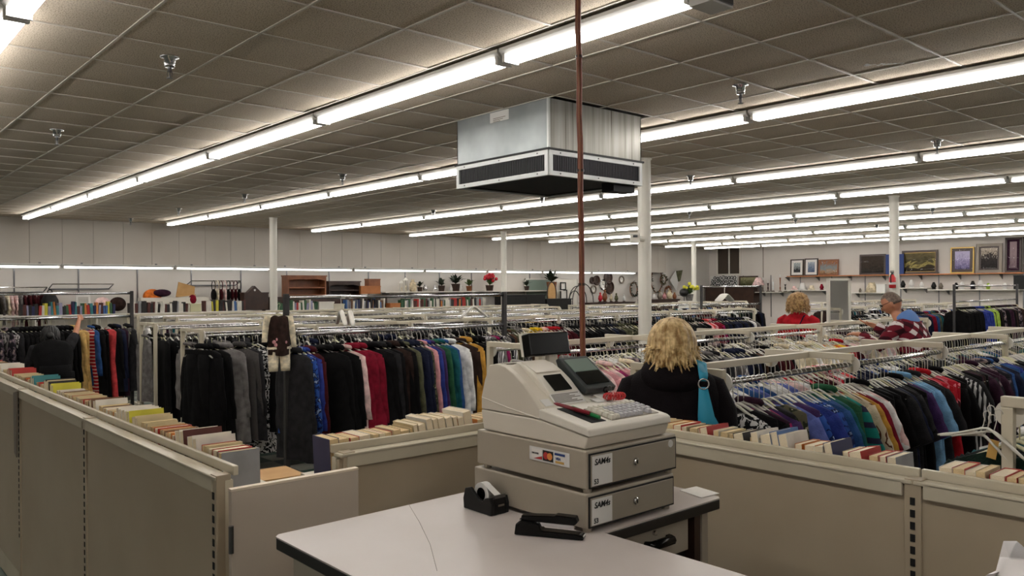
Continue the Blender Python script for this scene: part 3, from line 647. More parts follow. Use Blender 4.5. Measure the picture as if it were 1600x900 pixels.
# tape dispenser: long axis along Y (towards us at the right)
pa, pb = at(722, 800, Z=ZD), at(771, 806, Z=ZD)
t = Thing('tape_dispenser', 'black tape dispenser with white tape roll on the desk', 'tape dispenser', (1.56, 1.90, ZD))
prof = [(1.835, 0), (1.965, 0), (1.968, .03), (1.958, .062), (1.935, .068), (1.915, .052), (1.895, .040), (1.875, .036), (1.862, .048), (1.840, .052), (1.832, .03)]
prof = [(y, ZD + .001 + z) for y, z in prof]
t.part('side_cheek', MB().prism(prof, 1.525, 1.537, 'x'), 'black_matte', bevel=.002); t.part('side_cheek', MB().prism(prof, 1.583, 1.595, 'x'), 'black_matte', bevel=.002)
t.part('base', MB().prism([(1.835, ZD + .001), (1.965, ZD + .001), (1.965, ZD + .05), (1.95, ZD + .055), (1.93, ZD + .02), (1.875, ZD + .02), (1.865, ZD + .045), (1.838, ZD + .048)], 1.537, 1.583, 'x'), 'black_matte')
roll = t.part('tape_roll', MB().lathe([(.020, -.012), (.034, -.012), (.034, .012), (.020, .012), (.020, -.012)], (1.56, 1.908, ZD + .050), 24, axis='x'), 'label_white'); t.part('roll_core', MB().lathe([(.019, -.013), (.019, .013)], (1.56, 1.908, ZD + .050), 16, axis='x'), 'black_plastic', roll)
t.part('tape_strip', MB().prism([(1.885, ZD + .075), (1.842, ZD + .0545), (1.842, ZD + .0555), (1.885, ZD + .076)], 1.548, 1.572, 'x'), 'label_white', roll); t.part('cutter', B((1.54, 1.832, ZD + .05), (1.58, 1.836, ZD + .06)), 'steel')
t.part('badge', B((1.55, 1.8285, ZD + .026), (1.572, 1.8312, ZD + .031)), 'silver_frame')
# stapler
a, b = at(803, 836, Z=ZD), at(911, 846, Z=ZD); d = (b - a); Ls = .185; u = Vector((d.x, d.y, 0)).normalized()
ang_ = math.atan2(u.y, u.x)
t = Thing('stapler', 'black desk stapler lying in front of the cash drawers', 'stapler', (a.x, a.y, ZD)); t.o.rotation_euler = (0, 0, ang_)
def lp(mb): return MB().add([(v[0] + a.x, v[1] + a.y, v[2] + ZD) for v in mb.v], mb.f)
Ls = d.length
t.part('base', lp(MB().prism([(0, .001), (Ls, .001), (Ls, .012), (Ls * .9, .016), (Ls * .4, .018), (Ls * .36, .036), (.02, .042), (.004, .03)], 0, .036, 'y')), 'black_plastic', bevel=.003)
t.part('magazine', lp(MB().prism([(Ls * .3, .028), (Ls * .86, .025), (Ls * .86, .036), (Ls * .3, .038)], .010, .026, 'y')), 'chrome')
t.part('top_arm', lp(MB().prism([(.012, .042), (Ls * .4, .040), (Ls * .88, .039), (Ls * .915, .046), (Ls * .89, .060), (Ls * .6, .062), (Ls * .58, .059), (.1 * Ls, .054), (.02, .048)], .004, .032, 'y')), 'black_plastic', bevel=.003)
t.part('anvil', lp(MB().box((Ls * .88, .008, .012), (Ls * .97, .028, .0145))), 'steel'); t.part('rubber_tip', lp(MB().box((Ls * .985, .006, .004), (Ls * 1.0, .030, .012))), 'label_white')
# crumpled bag at the right edge, near the camera
r = random.Random(4)
c0 = at(1597, 905, Z=1.30)
mb = MB(); rs = []
for i in range(9):
    v = i / 8; ring = []
    for k in range(18):
        aa = 2 * pi * k / 18; rr = .13 * (1 - .45 * v ** 2) * (1 + .18 * r.uniform(-1, 1)); ring.append((c0.x + .05 + rr * cos(aa), c0.y - .03 + rr * sin(aa), .95 + .36 * v + .03 * r.uniform(-1, 1) * v))
    rs.append(ring)
bag = MB().rings(rs)
t = Thing('plastic_bag', 'crumpled white plastic bag at the lower right edge', 'bag', (c0.x + .05, c0.y - .03, .95))
t.part('bag_body', bag, 'plastic_bag', smooth=True); t.part('bag_handle', MB().tube([(c0.x + .02, c0.y + .02, 1.25), (c0.x + .0, c0.y + .05, 1.29), (c0.x + .06, c0.y + .03, 1.30), (c0.x + .1, c0.y - .02, 1.26)], [.012, .02, .02, .012], 6, flat=.3), 'plastic_bag')
st = Thing('stool', 'grey stool under the crumpled plastic bag', 'stool', (c0.x + .05, c0.y - .03, 0))
st.part('seat', MB().lathe([(.17, .92), (.18, .93), (.18, .948)], (c0.x + .05, c0.y - .03, 0), 20), 'dark_steel')
for k in range(4):
    aa = pi / 4 + k * pi / 2; st.part('leg', MB().tube([(c0.x + .05 + .13 * cos(aa), c0.y - .03 + .13 * sin(aa), .92), (c0.x + .05 + .2 * cos(aa), c0.y - .03 + .2 * sin(aa), 0)], .012, 8), 'dark_steel')

# ================================================================== GARMENTS
FAB = {'black': (11, 10, 11), 'charcoal': (36, 35, 37), 'grey': (108, 104, 102), 'light grey': (150, 146, 142), 'navy': (24, 28, 48), 'blue': (44, 78, 130), 'royal blue': (44, 58, 132), 'light blue': (116, 160, 196), 'periwinkle': (92, 104, 168),
       'teal': (28, 86, 92), 'green': (40, 84, 58), 'dark green': (14, 30, 22), 'olive': (88, 88, 66), 'lime': (150, 176, 72), 'red': (170, 26, 36), 'crimson': (120, 18, 38), 'maroon': (62, 16, 22), 'coral': (204, 70, 72), 'magenta': (140, 32, 84), 'pink': (206, 148, 150), 'pale pink': (220, 188, 184),
       'purple': (66, 44, 88), 'plum': (48, 24, 40), 'yellow': (222, 186, 40), 'mustard': (182, 134, 56), 'tan': (196, 160, 98), 'beige': (196, 182, 154), 'cream': (220, 208, 182), 'white': (222, 220, 218), 'brown': (78, 54, 40), 'dark brown': (46, 32, 28), 'orange': (206, 110, 44)}
for k, v in FAB.items(): fabric('cloth_' + k, v)
PAT = {'black and white zebra print': ('zebra', [(24, 22, 24), (190, 186, 182)], 9), 'black and white floral': ('floral', [(18, 18, 20), (200, 198, 196)], 34), 'red striped': ('bars', [(166, 30, 40), (166, 30, 40), (214, 180, 170)], 7), 'teal striped': ('bars', [(30, 118, 108), (30, 118, 108), (44, 44, 66)], 4),
       'brown and cream printed': ('floral', [(188, 172, 146), (84, 46, 34), (200, 186, 160)], 9), 'red and pink floral': ('floral', [(178, 28, 44), (216, 120, 132), (60, 24, 30)], 9), 'white striped': ('stripe', [(210, 208, 206), (88, 86, 90)], 16), 'dark floral': ('floral', [(30, 28, 32), (96, 84, 92), (150, 132, 128)], 16),
       'blue patterned': ('floral', [(44, 78, 150), (24, 34, 74), (150, 170, 206)], 20), 'polka dot': ('dots', [(20, 20, 24), (200, 198, 198)], 32), 'herringbone': ('zebra', [(40, 38, 38), (92, 88, 86)], 60), 'olive printed': ('floral', [(88, 84, 66), (44, 48, 36), (158, 150, 122)], 14), 'black striped': ('stripe', [(22, 20, 22), (178, 176, 176)], 12), 'grey printed': ('floral', [(120, 116, 112), (60, 58, 58), (176, 172, 168)], 14)}
for k, (kd, cs_, s_) in PAT.items(): patterned('cloth_' + k, kd, cs_, s_)

def hanger_mesh(kind):
    mb = MB(); hook = [(.018 * cos(a) , 0, .018 * sin(a) - .001) for a in [RAD(d) for d in (-40, 0, 40, 80, 120, 160, 190)]]
    mb.tube([(0, 0, -.105), (0, 0, -.055), (.004, 0, -.028)] + hook, .0018 if kind != 'wide' else .0026, 5)
    r = {'plastic': .0075, 'wide': .011, 'broad': .018}[kind]
    arm = [(-.185, 0, -.172), (-.15, 0, -.150), (-.09, 0, -.118), (-.03, 0, -.085), (0, 0, -.075), (.03, 0, -.085), (.09, 0, -.118), (.15, 0, -.150), (.185, 0, -.172)]; arm = [(a_[0], 0, a_[2] - .03) for a_ in arm]
    mb.tube(arm, [r * .8] + [r] * 7 + [r * .8], 6, flat=.6)
    if kind == 'plastic': mb.tube([(-.18, 0, -.204), (.18, 0, -.204)], .005, 5)
    return mb.mesh('hanger_' + kind, smooth=True)
HANG = {k: hanger_mesh(k) for k in ('plastic', 'wide', 'broad')}
def garment_body(L, w0, wm, wh, th, neck, drop, seed, fold=.018):
    r = random.Random(seed); n, m = 10, 9; ph = [r.uniform(0, 6.28) for _ in range(4)]; mb = MB(); rs = []
    for i in range(m + 1):
        s = i / m; front, back = [], []
        wdt = w0 + (wm - w0) * min(1, s * 2.2) if s < .45 else wm + (wh - wm) * (s - .45) / .55
        for k in range(n + 1):
            u = -1 + 2 * k / n; au = abs(u)
            zt = -.085 - drop * au ** 1.15 - (.035 * (1 - (au / neck) ** 2) if au < neck else 0)
            zh = -.085 - L + .012 * sin(3 * u + ph[0]); z = zt + (zh - zt) * s
            c = fold * s * (sin(4.2 * u + ph[1]) + .5 * sin(8 * u + ph[2])); h = th * (.35 + .65 * min(1, s * 4)) * (1 - au ** 4) ** .5 * (1 + .25 * sin(6 * u + ph[3]) * s) + .003 + .010 * (1 - au ** 6)
            front.append((u * wdt, c + h, z)); back.append((u * wdt, c - h, z))
        rs.append(front + back[::-1])
    return mb.rings(rs, cap=False)
def cap_top(mb, n=10):
    a = 2 * (n + 1)
    for k in range(n): mb.f.append((k, k + 1, a - 2 - k, a - 1 - k))
    return mb
def sleeve(sx, L, w0, drop, seed, r0=.07, r1=.05):
    r = random.Random(seed); pts = []; rr = []; zs = -.085 - drop - .045; out = .10 if L < .4 else .07
    for i in range(7):
        s = i / 6; pts.append((sx * (w0 - .045 + out * s ** .7), .012 * sin(3 * s + r.uniform(0, 2)), zs + .02 - L * s)); rr.append((r0 + (r1 - r0) * s) * (1 + .07 * r.uniform(-1, 1)))
    mb = MB(); rs = []
    for p, q in zip(pts, rr): rs.append([(p[0] + q * .82 * cos(2 * pi * k / 8), p[1] + q * .42 * sin(2 * pi * k / 8), p[2] + (-.03 * cos(2 * pi * k / 8) * -sx if L < .4 else 0)) for k in range(8)])
    return mb.rings(rs)
def collar(neck_w, seed, hood=False):
    mb = MB(); pts = [(neck_w * cos(a), .035 * sin(a), -.075 + .012 * sin(a)) for a in [2 * pi * k / 12 for k in range(12)]]
    return mb.tube(pts, .016 if not hood else .026, 5, closed=True)
def legs(L, seed):
    mb = MB(); r = random.Random(seed)
    for sx in (-1, 1):
        rs = []
        for i in range(7):
            s = i / 6; cx = sx * (.075 + .01 * s); wx = .082 - .018 * s; wy = .028 + .006 * sin(5 * s + seed); z = -.14 - L * s
            rs.append([(cx + wx * cos(2 * pi * k / 10), wy * sin(2 * pi * k / 10) + .006 * sin(6 * s), z) for k in range(10)])
        mb.rings(rs)
    return mb
KINDS = {}
def mk(kind, var):
    s = hash((kind, var)) & 1023 if False else (sum(map(ord, kind)) * 7 + var * 13)
    P = {'blouse': (.62, .2, .215, .235, .026, .3, .075, .24), 'shirt': (.70, .205, .215, .225, .024, .26, .07, .52), 'jacket': (.76, .21, .235, .245, .045, .25, .07, .56), 'coat': (.90, .215, .24, .275, .05, .25, .065, .58), 'dress': (.98, .19, .19, .26, .03, .34, .06, 0), 'vest': (.60, .185, .215, .225, .028, .36, .05, 0), 'sweater': (.66, .21, .225, .22, .04, .3, .085, .54)}
    if kind == 'trousers':
        root = legs(.92 + .04 * var, s).mesh('trousers', smooth=True); parts = [('waistband', B((-.16, -.022, -.145), (.16, .022, -.10)).mesh('waistband'))]
    else:
        L, w0, wm_, wh, th, nk, dp, sl_ = P[kind]; L *= (1, .93, 1.08)[var % 3]
        root = cap_top(garment_body(L, w0, wm_, wh, th, nk, dp, s)).mesh(kind, smooth=True); parts = []
        if sl_:
            for sx in (-1, 1): parts.append(('sleeve', sleeve(sx, sl_, w0, dp, s + sx, .075 if kind in ('coat', 'jacket') else .062, .06 if sl_ < .4 else .045).mesh('sleeve', smooth=True)))
        if kind in ('shirt', 'jacket', 'coat', 'sweater'): parts.append(('collar', collar(.06, s, kind == 'coat').mesh('collar', smooth=True)))
    KINDS[(kind, var)] = (root, parts)
for kd in ('blouse', 'shirt', 'jacket', 'coat', 'dress', 'vest', 'sweater', 'trousers'):
    for vv in range(3): mk(kd, vv)
def garment(kind, var, mat, loc, rotz, label, group, hang='hanger_white', htype='plastic', tilt=0, sc_=1):
    me, parts = KINDS[(kind, var)]
    o = link(kind, me, 'cloth_' + mat, None, loc, (tilt, 0, rotz)); tag(o, label, kind, group); o.scale = (sc_, sc_, sc_)
    for nm, pm in parts: link(nm, pm, 'cloth_' + mat, o)
    link('hanger', HANG[htype], hang, o); return o
for me, parts in KINDS.values():
    for x in [me] + [p[1] for p in parts]: x.transform(Matrix.Translation((0, 0, -.03)))
for me, parts in KINDS.values():      # first slot material so copies may override it
    for x in [me] + [p[1] for p in parts]:
        if len(x.materials) == 0: x.materials.append(M['cloth_black'])
for x in HANG.values():
    x.materials.append(M['hanger_white'])

# ================================================================== RACKS
def cream_rack(label, yc, x0, x1, unit=1.23, zt=1.40, arm=.25):
    t = Thing('clothes_rack', label, 'clothes rack', (x0, yc, 0), 'cream double-sided clothes racks')
    n = max(1, round((x1 - x0) / unit)); xs = [x0 + (x1 - x0) * i / n for i in range(n + 1)]
    t.part('top_beam', B((x0 - .02, yc - .016, zt - .035), (x1 + .02, yc + .016, zt)), 'cream_metal', bevel=.003)
    for i, x in enumerate(xs):
        t.part('cross_arm', B((x - .016, yc - arm - .02, zt - .034), (x + .016, yc + arm + .02, zt + .002)), 'cream_metal', bevel=.003)
        if i in (0, n) or i % 3 == 0:
            for s in (-1, 1): t.part('post', B((x - .018, yc + s * arm - .018, .04), (x + .018, yc + s * arm + .018, zt - .034)), 'cream_metal', bevel=.003)
            t.part('foot', B((x - .025, yc - .32, .0), (x + .025, yc + .32, .04)), 'cream_metal', bevel=.004)
        for s in (-1, 1):
            t.part('drop_bracket', B((x - .014, yc + s * arm - .012, zt - .10), (x + .014, yc + s * arm + .012, zt - .034)), 'cream_metal')
            t.part('rail_disc', MB().lathe([(.048, -.004), (.048, .004)], (x + .02, yc + s * arm, zt - .06), 18, axis='x'), 'hanger_white')
    for s in (-1, 1): t.part('hanging_rail', MB().tube([(x0, yc + s * arm, zt - .06), (x1, yc + s * arm, zt - .06)], .0135, 10), 'chrome', smooth=True)
    return t
def steel_rack(label, y, x0, x1, zlo, zhi):
    t = Thing('clothes_rack', label, 'clothes rack', (x0, y, 0), 'dark steel two-bar clothes racks')
    for x in (x0, x1):
        t.part('post', B((x - .02, y - .02, .03), (x + .02, y + .02, zhi + .03)), 'dark_steel', bevel=.003); t.part('foot', B((x - .025, y - .28, 0), (x + .025, y + .28, .03)), 'dark_steel')
    for z in (zlo, zhi): t.part('hanging_bar', MB().tube([(x0, y, z), (x1, y, z)], .017, 10), 'chrome', smooth=True)
    t.part('bottom_bar', MB().tube([(x0, y, .12), (x1, y, .12)], .014, 8), 'dark_steel'); return t
def xr(px, Y): return at(px, 540, Y=Y).x
RACKS = [('R0', 'nearest cream rack at the right edge, holding the dark green top', .70, 3.07, 5.6), ('R1', 'cream rack of blouses in front, right of the blonde woman', 2.39, 3.14, 11.8), ('R2', 'cream rack of pink and red tops behind the blonde woman', 4.13, 3.64, 9.8),          ('C4', 'cream rack of grey and black clothes left of the baby outfit', 7.95, 2.85, 12.3), ('C5', 'cream rack of black clothes right of the reaching person', 9.75, 3.0, 11.6), ('C6', 'second-last cream rack row before the back bookshelves', 11.7, 3.9, 11.3), ('C7', 'last cream rack row before the back bookshelves', 13.4, 3.9, 12.6),
         ('F3', 'far cream rack beside the standing mirror', 6.9, 13.0, 19.0), ('F6', 'far cream rack below the picture shelf', 9.4, 17.4, 22.4), ('E6', 'far cream rack in front of the black dresser', 12.0, 12.4, 18.4)]
RK = {}
for key, lb, y, x0, x1 in RACKS: cream_rack(lb, y, x0, x1); RK[key] = (y, x0, x1)
steel_rack('tall dark steel rack with two chrome bars, baby outfit on its post', 6.3, 3.035, 5.43, 1.398, 1.708)
steel_rack('tall dark steel rack at far left beside the reaching person', 11.6, .9, 3.36, 1.425, 1.735)
steel_rack('tall dark steel rack with black tops behind the man in plaid', 5.8, 15.9, 19.3, 1.47, 1.76)
steel_rack('tall dark steel rack holding a wide white hanger near the wall art', 9.6, 13.45, 15.6, 1.40, 1.775)

PLACE = []        # (distance key, kind, var, mat, loc, rot, rackname, hanger, htype)
gr = random.Random(21)
MIX = ['black', 'black', 'charcoal', 'navy', 'grey', 'brown', 'maroon', 'dark floral', 'white', 'beige', 'plum', 'olive', 'blue', 'grey printed', 'teal', 'dark brown']
def hang_run(where, y, x0, x1, z, specs, kinds, step=.048, far=0, dense=1.0, hang=None):
    """specs: list of (x_end, [materials]) in order of x; garments hang across the rail"""
    x = x0 + .04
    while x < x1 - .03:
        mats = MIX
        for xe, ms in specs:
            if x <= xe: mats = ms; break
        kd = gr.choice(kinds); mt = gr.choice(mats)
        if isinstance(mt, tuple): kd, mt = mt
        loc = (x, y, z); p = proj((x, y, z - .3))
        if -90 < p[0] < 1690 and gr.random() < dense:
            PLACE.append((p[2] + far, kd, gr.randrange(3), mt, loc, pi / 2 + gr.gauss(0, .09), where, hang or gr.choice(['hanger_white', 'hanger_cream', 'hanger_white', 'hanger_clear']), gr.choice(['plastic', 'plastic', 'wide'])))
        x += step * gr.uniform(.75, 1.3) * (1.35 if kd in ('coat', 'jacket') else 1)
def px_specs(Y, lst): return [(xr(px, Y), ms) for px, ms in lst]
zr = 1.34
TOPS = ['blouse', 'blouse', 'shirt', 'blouse', 'vest']
hang_run('front right rack near rail', 2.14, 3.2, 8.6, zr, px_specs(1.92, [
    (1212, ['black and white zebra print', 'grey', 'black and white zebra print', 'white striped']), (1230, ['black', 'black and white floral', 'charcoal']), (1240, ['black', 'plum']), (1258, ['magenta', 'magenta', 'purple']), (1272, ['dark floral', 'olive printed', 'charcoal']), (1296, ['periwinkle', 'periwinkle', 'purple']), (1322, ['royal blue', 'blue patterned', 'blue', 'blue patterned']), (1336, ['blue', 'teal']), (1358, ['teal', 'green', 'teal striped', 'teal striped']),
    (1372, ['brown and cream printed', 'beige', 'brown and cream printed']), (1380, ['mustard']), (1388, ['crimson', 'magenta']), (1396, ['white', 'pale pink']), (1428, [('dress', 'black'), ('dress', 'black'), 'black']), (1456, ['navy', 'navy', 'charcoal', 'black']), (1464, ['purple', 'red and pink floral']), (1476, ['light blue', 'light blue']), (1486, ['charcoal', 'olive', 'olive printed']), (1510, [('dress', 'red and pink floral'), 'red', ('dress', 'red and pink floral'), 'red and pink floral']),
    (1532, ['black striped', 'black', 'black and white floral']), (1566, ['dark brown', 'plum', 'black', 'charcoal']), (1584, ['magenta', 'plum', 'dark floral']), (1620, ['navy', 'royal blue', 'blue']), (1700, ['blue', 'teal', 'black'])]), TOPS, .047)
hang_run('front right rack far rail', 2.64, 3.25, 11.0, zr, px_specs(2.5, [(1180, ['light blue', 'blue patterned', 'blue', 'white']), (1240, ['periwinkle', 'white', 'blue']), (1330, ['white', 'pale pink', 'maroon', 'red and pink floral']), (1420, ['coral', 'white', 'navy', 'blue patterned']), (1500, ['black', 'charcoal', 'white striped'])]), TOPS, .055, 2.6)
hang_run('second right rack near rail', 3.88, 3.72, 9.7, zr, px_specs(3.68, [(905, ['charcoal', 'grey printed', 'dark floral']), (918, ['crimson', 'maroon']), (932, ['red', 'coral', 'red']), (944, ['crimson', 'maroon']), (972, ['pink', 'pink', 'pale pink']), (990, ['pale pink', 'magenta', 'white']), (1012, ['magenta', 'white', 'pink']), (1090, ['white', 'cream', 'dark floral']), (1120, ['grey', 'charcoal', 'grey printed']), (1165, ['grey', 'charcoal', 'black', 'white striped']), (1200, ['navy', 'royal blue', 'black']), (1240, ['black', 'brown', 'maroon']), (1290, ['beige', 'cream', 'white', 'olive']), (1318, ['white', 'cream', 'beige']), (1332, ['yellow', 'cream', 'orange']), (1345, ['maroon', 'red']), (1400, ['pale pink', 'cream', 'white'])]), TOPS, .052)
hang_run('second right rack far rail', 4.38, 3.8, 9.6, zr, px_specs(4.2, [(960, ['grey', 'periwinkle', 'light grey']), (1330, ['cream', 'white', 'grey', 'dark floral', 'white'])]), TOPS, .06, 2.6)
hang_run('rack behind the round column', 7.70, xr(788, 7.5), 12.2, zr, px_specs(7.5, [(806, ['dark brown', 'charcoal', 'grey']), (838, ['olive', 'grey', 'brown', 'grey printed']), (846, ['white', 'cream']), (858, ['yellow', 'yellow', 'mustard']), (868, ['pink', 'pale pink', 'crimson']), (890, ['red', 'red', 'crimson']), (904, ['maroon', 'crimson']), (960, ['black', 'black', 'charcoal']), (980, ['navy', 'charcoal']), (1002, ['olive printed', 'dark floral', 'olive']), (1030, ['maroon', 'black']), (1090, ['black', 'charcoal']), (1112, ['black', 'brown', 'dark brown']), (1124, ['pink', 'coral']), (1136, ['crimson', 'magenta']), (1180, ['black', 'navy', 'charcoal'])]), ['shirt', 'jacket', 'blouse', 'sweater'], .06)
def hang_list(where, Y_, z, lst):
    for px_, kd, mt, rd in lst:
        x = xr(px_, Y_); p = proj((x, Y_, z)); PLACE.append((p[2] - 3, kd, gr.randrange(3), mt, (x, Y_, z), RAD(180 - rd) + gr.gauss(0, .04), where, gr.choice(['hanger_white', 'hanger_cream', 'hanger_clear']), gr.choice(['plastic', 'wide'])))
hang_list('steel rack beside baby outfit', 6.3, 1.372, [(461, 'coat', 'charcoal', 80), (468, 'jacket', 'blue patterned', 80), (475, 'jacket', 'royal blue', 75), (483, 'coat', 'maroon', 80), (500, 'sweater', 'black', 38), (507, 'coat', 'black', 45), (524, 'coat', 'black', 50), (538, 'shirt', 'pale pink', 60), (549, 'coat', 'crimson', 48), (560, 'coat', 'crimson', 55), (580, 'coat', 'black', 55), (592, 'coat', 'charcoal', 60), (600, 'coat', 'black', 70), (613, 'coat', 'dark brown', 60), (620, 'coat', 'black', 70), (630, 'jacket', 'olive', 75), (637, 'coat', 'navy', 70), (645, 'coat', 'navy', 75), (652, 'jacket', 'olive printed', 80), (658, 'jacket', 'pink', 78), (664, 'jacket', 'royal blue', 75), (670, 'jacket', 'purple', 80), (676, 'jacket', 'green', 72), (685, 'jacket', 'teal', 70), (691, 'jacket', 'blue', 75), (702, 'jacket', 'white', 62), (718, 'jacket', 'dark brown', 60), (727, 'coat', 'mustard', 75), (737, 'coat', 'black', 70), (747, 'coat', 'black', 75), (754, 'shirt', 'black striped', 80), (760, 'shirt', 'white striped', 75), (766, 'shirt', 'grey', 80), (772, 'shirt', 'magenta', 80), (777, 'shirt', 'polka dot', 80), (782, 'shirt', 'white striped', 78)])
hang_list('rack left of baby outfit', 7.70, zr, [(310, 'trousers', 'black', 70), (316, 'coat', 'black', 65), (323, 'coat', 'black', 75), (331, 'coat', 'black', 65), (346, 'coat', 'grey', 48), (352, 'coat', 'grey', 60), (374, 'coat', 'herringbone', 55), (382, 'coat', 'charcoal', 65), (395, 'dress', 'black and white floral', 48), (403, 'dress', 'black and white floral', 60), (412, 'coat', 'black', 60), (421, 'dress', 'black', 60), (430, 'coat', 'black', 70), (439, 'coat', 'black', 65), (447, 'coat', 'charcoal', 70), (455, 'coat', 'black', 70)])
hang_run('cream rack behind the steel rack', 7.70, 3.9, xr(786, 7.5), zr, [(99, ['black', 'charcoal', 'navy'])], ['coat', 'dress', 'trousers'], .07, 6)
hang_run('rack behind the black clothes', 9.50, 3.05, 9.0, zr, [(20, ['black', 'black', 'black', 'charcoal'])], ['coat', 'trousers', 'dress'], .06, 0)
hang_list('far left steel rack', 11.6, 1.40, [(-8, 'coat', 'dark floral', 80), (2, 'dress', 'grey printed', 70), (10, 'coat', 'dark floral', 75), (18, 'dress', 'black and white floral', 75), (25, 'coat', 'charcoal', 80)] + [(31 + 7 * k, 'coat', 'black', 75) for k in range(12)] + [(116, 'coat', 'tan', 62), (122, 'dress', 'tan', 62), (136, 'dress', 'red striped', 60), (143, 'shirt', 'blue', 75), (150, 'coat', 'black', 75), (157, 'dress', 'black', 75), (168, 'dress', 'coral', 72), (176, 'coat', 'black', 75), (182, 'coat', 'navy', 75), (188, 'dress', 'plum', 80), (194, 'trousers', 'grey', 80), (200, 'coat', 'charcoal', 75)])
hang_run('steel rack behind plaid man', 5.8, 16.0, 19.2, 1.445, px_specs(5.6, [(1478, ['blue', 'royal blue']), (1540, ['black']), (1552, ['royal blue']), (1562, ['black', 'lime']), (1600, ['black', 'dark floral', 'plum', 'dark brown'])]), ['jacket', 'sweater'], .075)
0 and hang_run('cream rack behind plaid man', 4.35, 11.3, 15.8, zr, px_specs(4.2, [(1560, ['black', 'charcoal', 'navy']), (1700, MIX)]), ['sweater', 'shirt'], .075, 1)
hang_run('far rack beside standing mirror', 6.65, 13.1, 18.8, zr, px_specs(6.4, [(1420, ['black', 'black', 'white', 'charcoal']), (1470, ['blue', 'navy', 'crimson'])]), ['jacket', 'coat'], .075)
hang_run('rack with wide white hanger', 9.6, 13.5, 15.5, 1.375, [(99, ['black', 'navy', 'maroon', 'charcoal', 'white', 'dark green'])], ['jacket', 'shirt'], .07)
for kk, nm in (('F6', 'the far rack below the picture shelf'), ('E6', 'the far rack before the dresser'), ('C6', 'second last row rack'), ('C7', 'last row rack')):
    y, x0, x1 = RK[kk]; hang_run(nm, y - .25, x0, x1, zr, [(99, MIX)], ['shirt', 'jacket', 'blouse'], .075, 6)
# back rails of the left racks: mostly hanger tops
for kk in ('C4', 'C5'): y, x0, x1 = RK[kk]; hang_run({'C4': 'rear rail behind grey coats', 'C5': 'rear rail behind black clothes'}[kk], y + .25, x0, x1, zr, [(99, ['black', 'charcoal', 'grey'])], ['shirt', 'jacket'], .07, 9)
PLACE.sort(key=lambda a: a[0])
near = PLACE[:420]; restp = PLACE[420:]
cnt = {}
near.sort(key=lambda a: (a[6], a[4][0]))
for d, kd, vr, mt, loc, rz, wh, hg, ht in near:
    i = cnt.get(wh, 0); cnt[wh] = i + 1
    garment(kd, vr, mt, loc, rz, '%s %s, %s from left on %s' % (mt, kd, ordn(i), wh), 'garments on ' + wh, hg, ht)
# the rest: one object of garments, one of their hangers
def joined(name, items, label, cat):
    vs, fs, mi, mats = [], [], [], []
    for me, mat, mw in items:
        o = len(vs); vs += [tuple(mw @ v.co) for v in me.vertices]
        if mat not in mats: mats.append(mat)
        k = mats.index(mat)
        for p in me.polygons: fs.append([o + i for i in p.vertices]); mi.append(k)
    me = bpy.data.meshes.new(name); me.from_pydata(vs, [], fs); me.polygons.foreach_set('material_index', mi)
    for mt in mats: me.materials.append(M[mt])
    ob = bpy.data.objects.new(name, me); C.objects.link(ob); return tag(ob, label, cat, None, 'stuff')
gi, hi = [], []
for d, kd, vr, mt, loc, rz, wh, hg, ht in restp:
    mw = Matrix.Translation(loc) @ Matrix.Rotation(rz, 4, 'Z'); me, parts = KINDS[(kd, vr)]
    gi.append((me, 'cloth_' + mt, mw)); gi += [(p[1], 'cloth_' + mt, mw) for p in parts]; hi.append((HANG[ht], hg, mw))
joined('far_garments', gi, 'many distant garments hanging close together on the far racks', 'clothes'); joined('far_hangers', hi, 'many distant white hangers on the far racks', 'hangers')

# single special garments and hangers
def empty_hanger(loc, rotz, label, sc_=1, ht='plastic', mat='hanger_white', tilt=0):
    o = link('clothes_hanger', HANG[ht], mat, None, loc, (0, tilt, rotz)); o.scale = (sc_,) * 3; return tag(o, label, 'hanger', 'empty white hangers')
hp = at(740, 468, Y=6.3)
empty_hanger((at(740, 463, Y=6.3).x, 6.3, 1.708), RAD(12), 'wide white plastic hanger hooked on the upper bar of the steel rack', 1.1, 'broad')
empty_hanger((at(533, 463, Y=6.3).x, 6.3, 1.708), RAD(70), 'left of two white hangers side-on on the upper steel bar', 1.2, 'broad'); empty_hanger((at(547, 463, Y=6.3).x, 6.3, 1.708), RAD(66), 'right of two white hangers side-on on the upper steel bar', 1.25, 'broad')
o = empty_hanger((at(1132, 450, Y=9.6).x, 9.6, 1.775), RAD(10), 'very wide padded white hanger on the far steel rack', 2.0, 'broad'); o.scale = (1.75, 5, 1.5)
for k, (dx, dz) in enumerate(((0, 0), (-.05, -.01), (.05, .0), (.02, -.03))):
    o = empty_hanger((3.03 + .012 * k, .99 + dx * .4, 1.36 - .012 * k), RAD(84 + 5 * k), '%s empty white tubular hanger on the end of the nearest right rack' % ORD[k], .66, 'wide', tilt=RAD(-10 - 4 * k))
# near rack: dark green top facing us
gg = garment('blouse', 0, 'dark green', (3.105, .95, 1.34), RAD(88), 'dark green top with yellow price tag on the nearest right rack', 'garments on the nearest rack', 'hanger_cream', 'wide')
tgp = at(1551, 702, X=3.06); solo('price_tag', MB().obox((3.06, tgp.y, tgp.z), (.002, .03, .065), (RAD(10), 0, 0)), 'card_gold', 'yellow price tag on the dark green top', 'price tag')
for k in range(12): garment(gr.choice(['blouse', 'shirt']), k % 3, gr.choice(['dark green', 'black']) if k < 3 else gr.choice(MIX), (3.18 + .055 * k, .95, 1.34), pi / 2 + gr.gauss(0, .08), '%s garment from the left end behind the dark green top' % ordn(k), 'garments on the nearest rack', 'hanger_cream', 'wide')
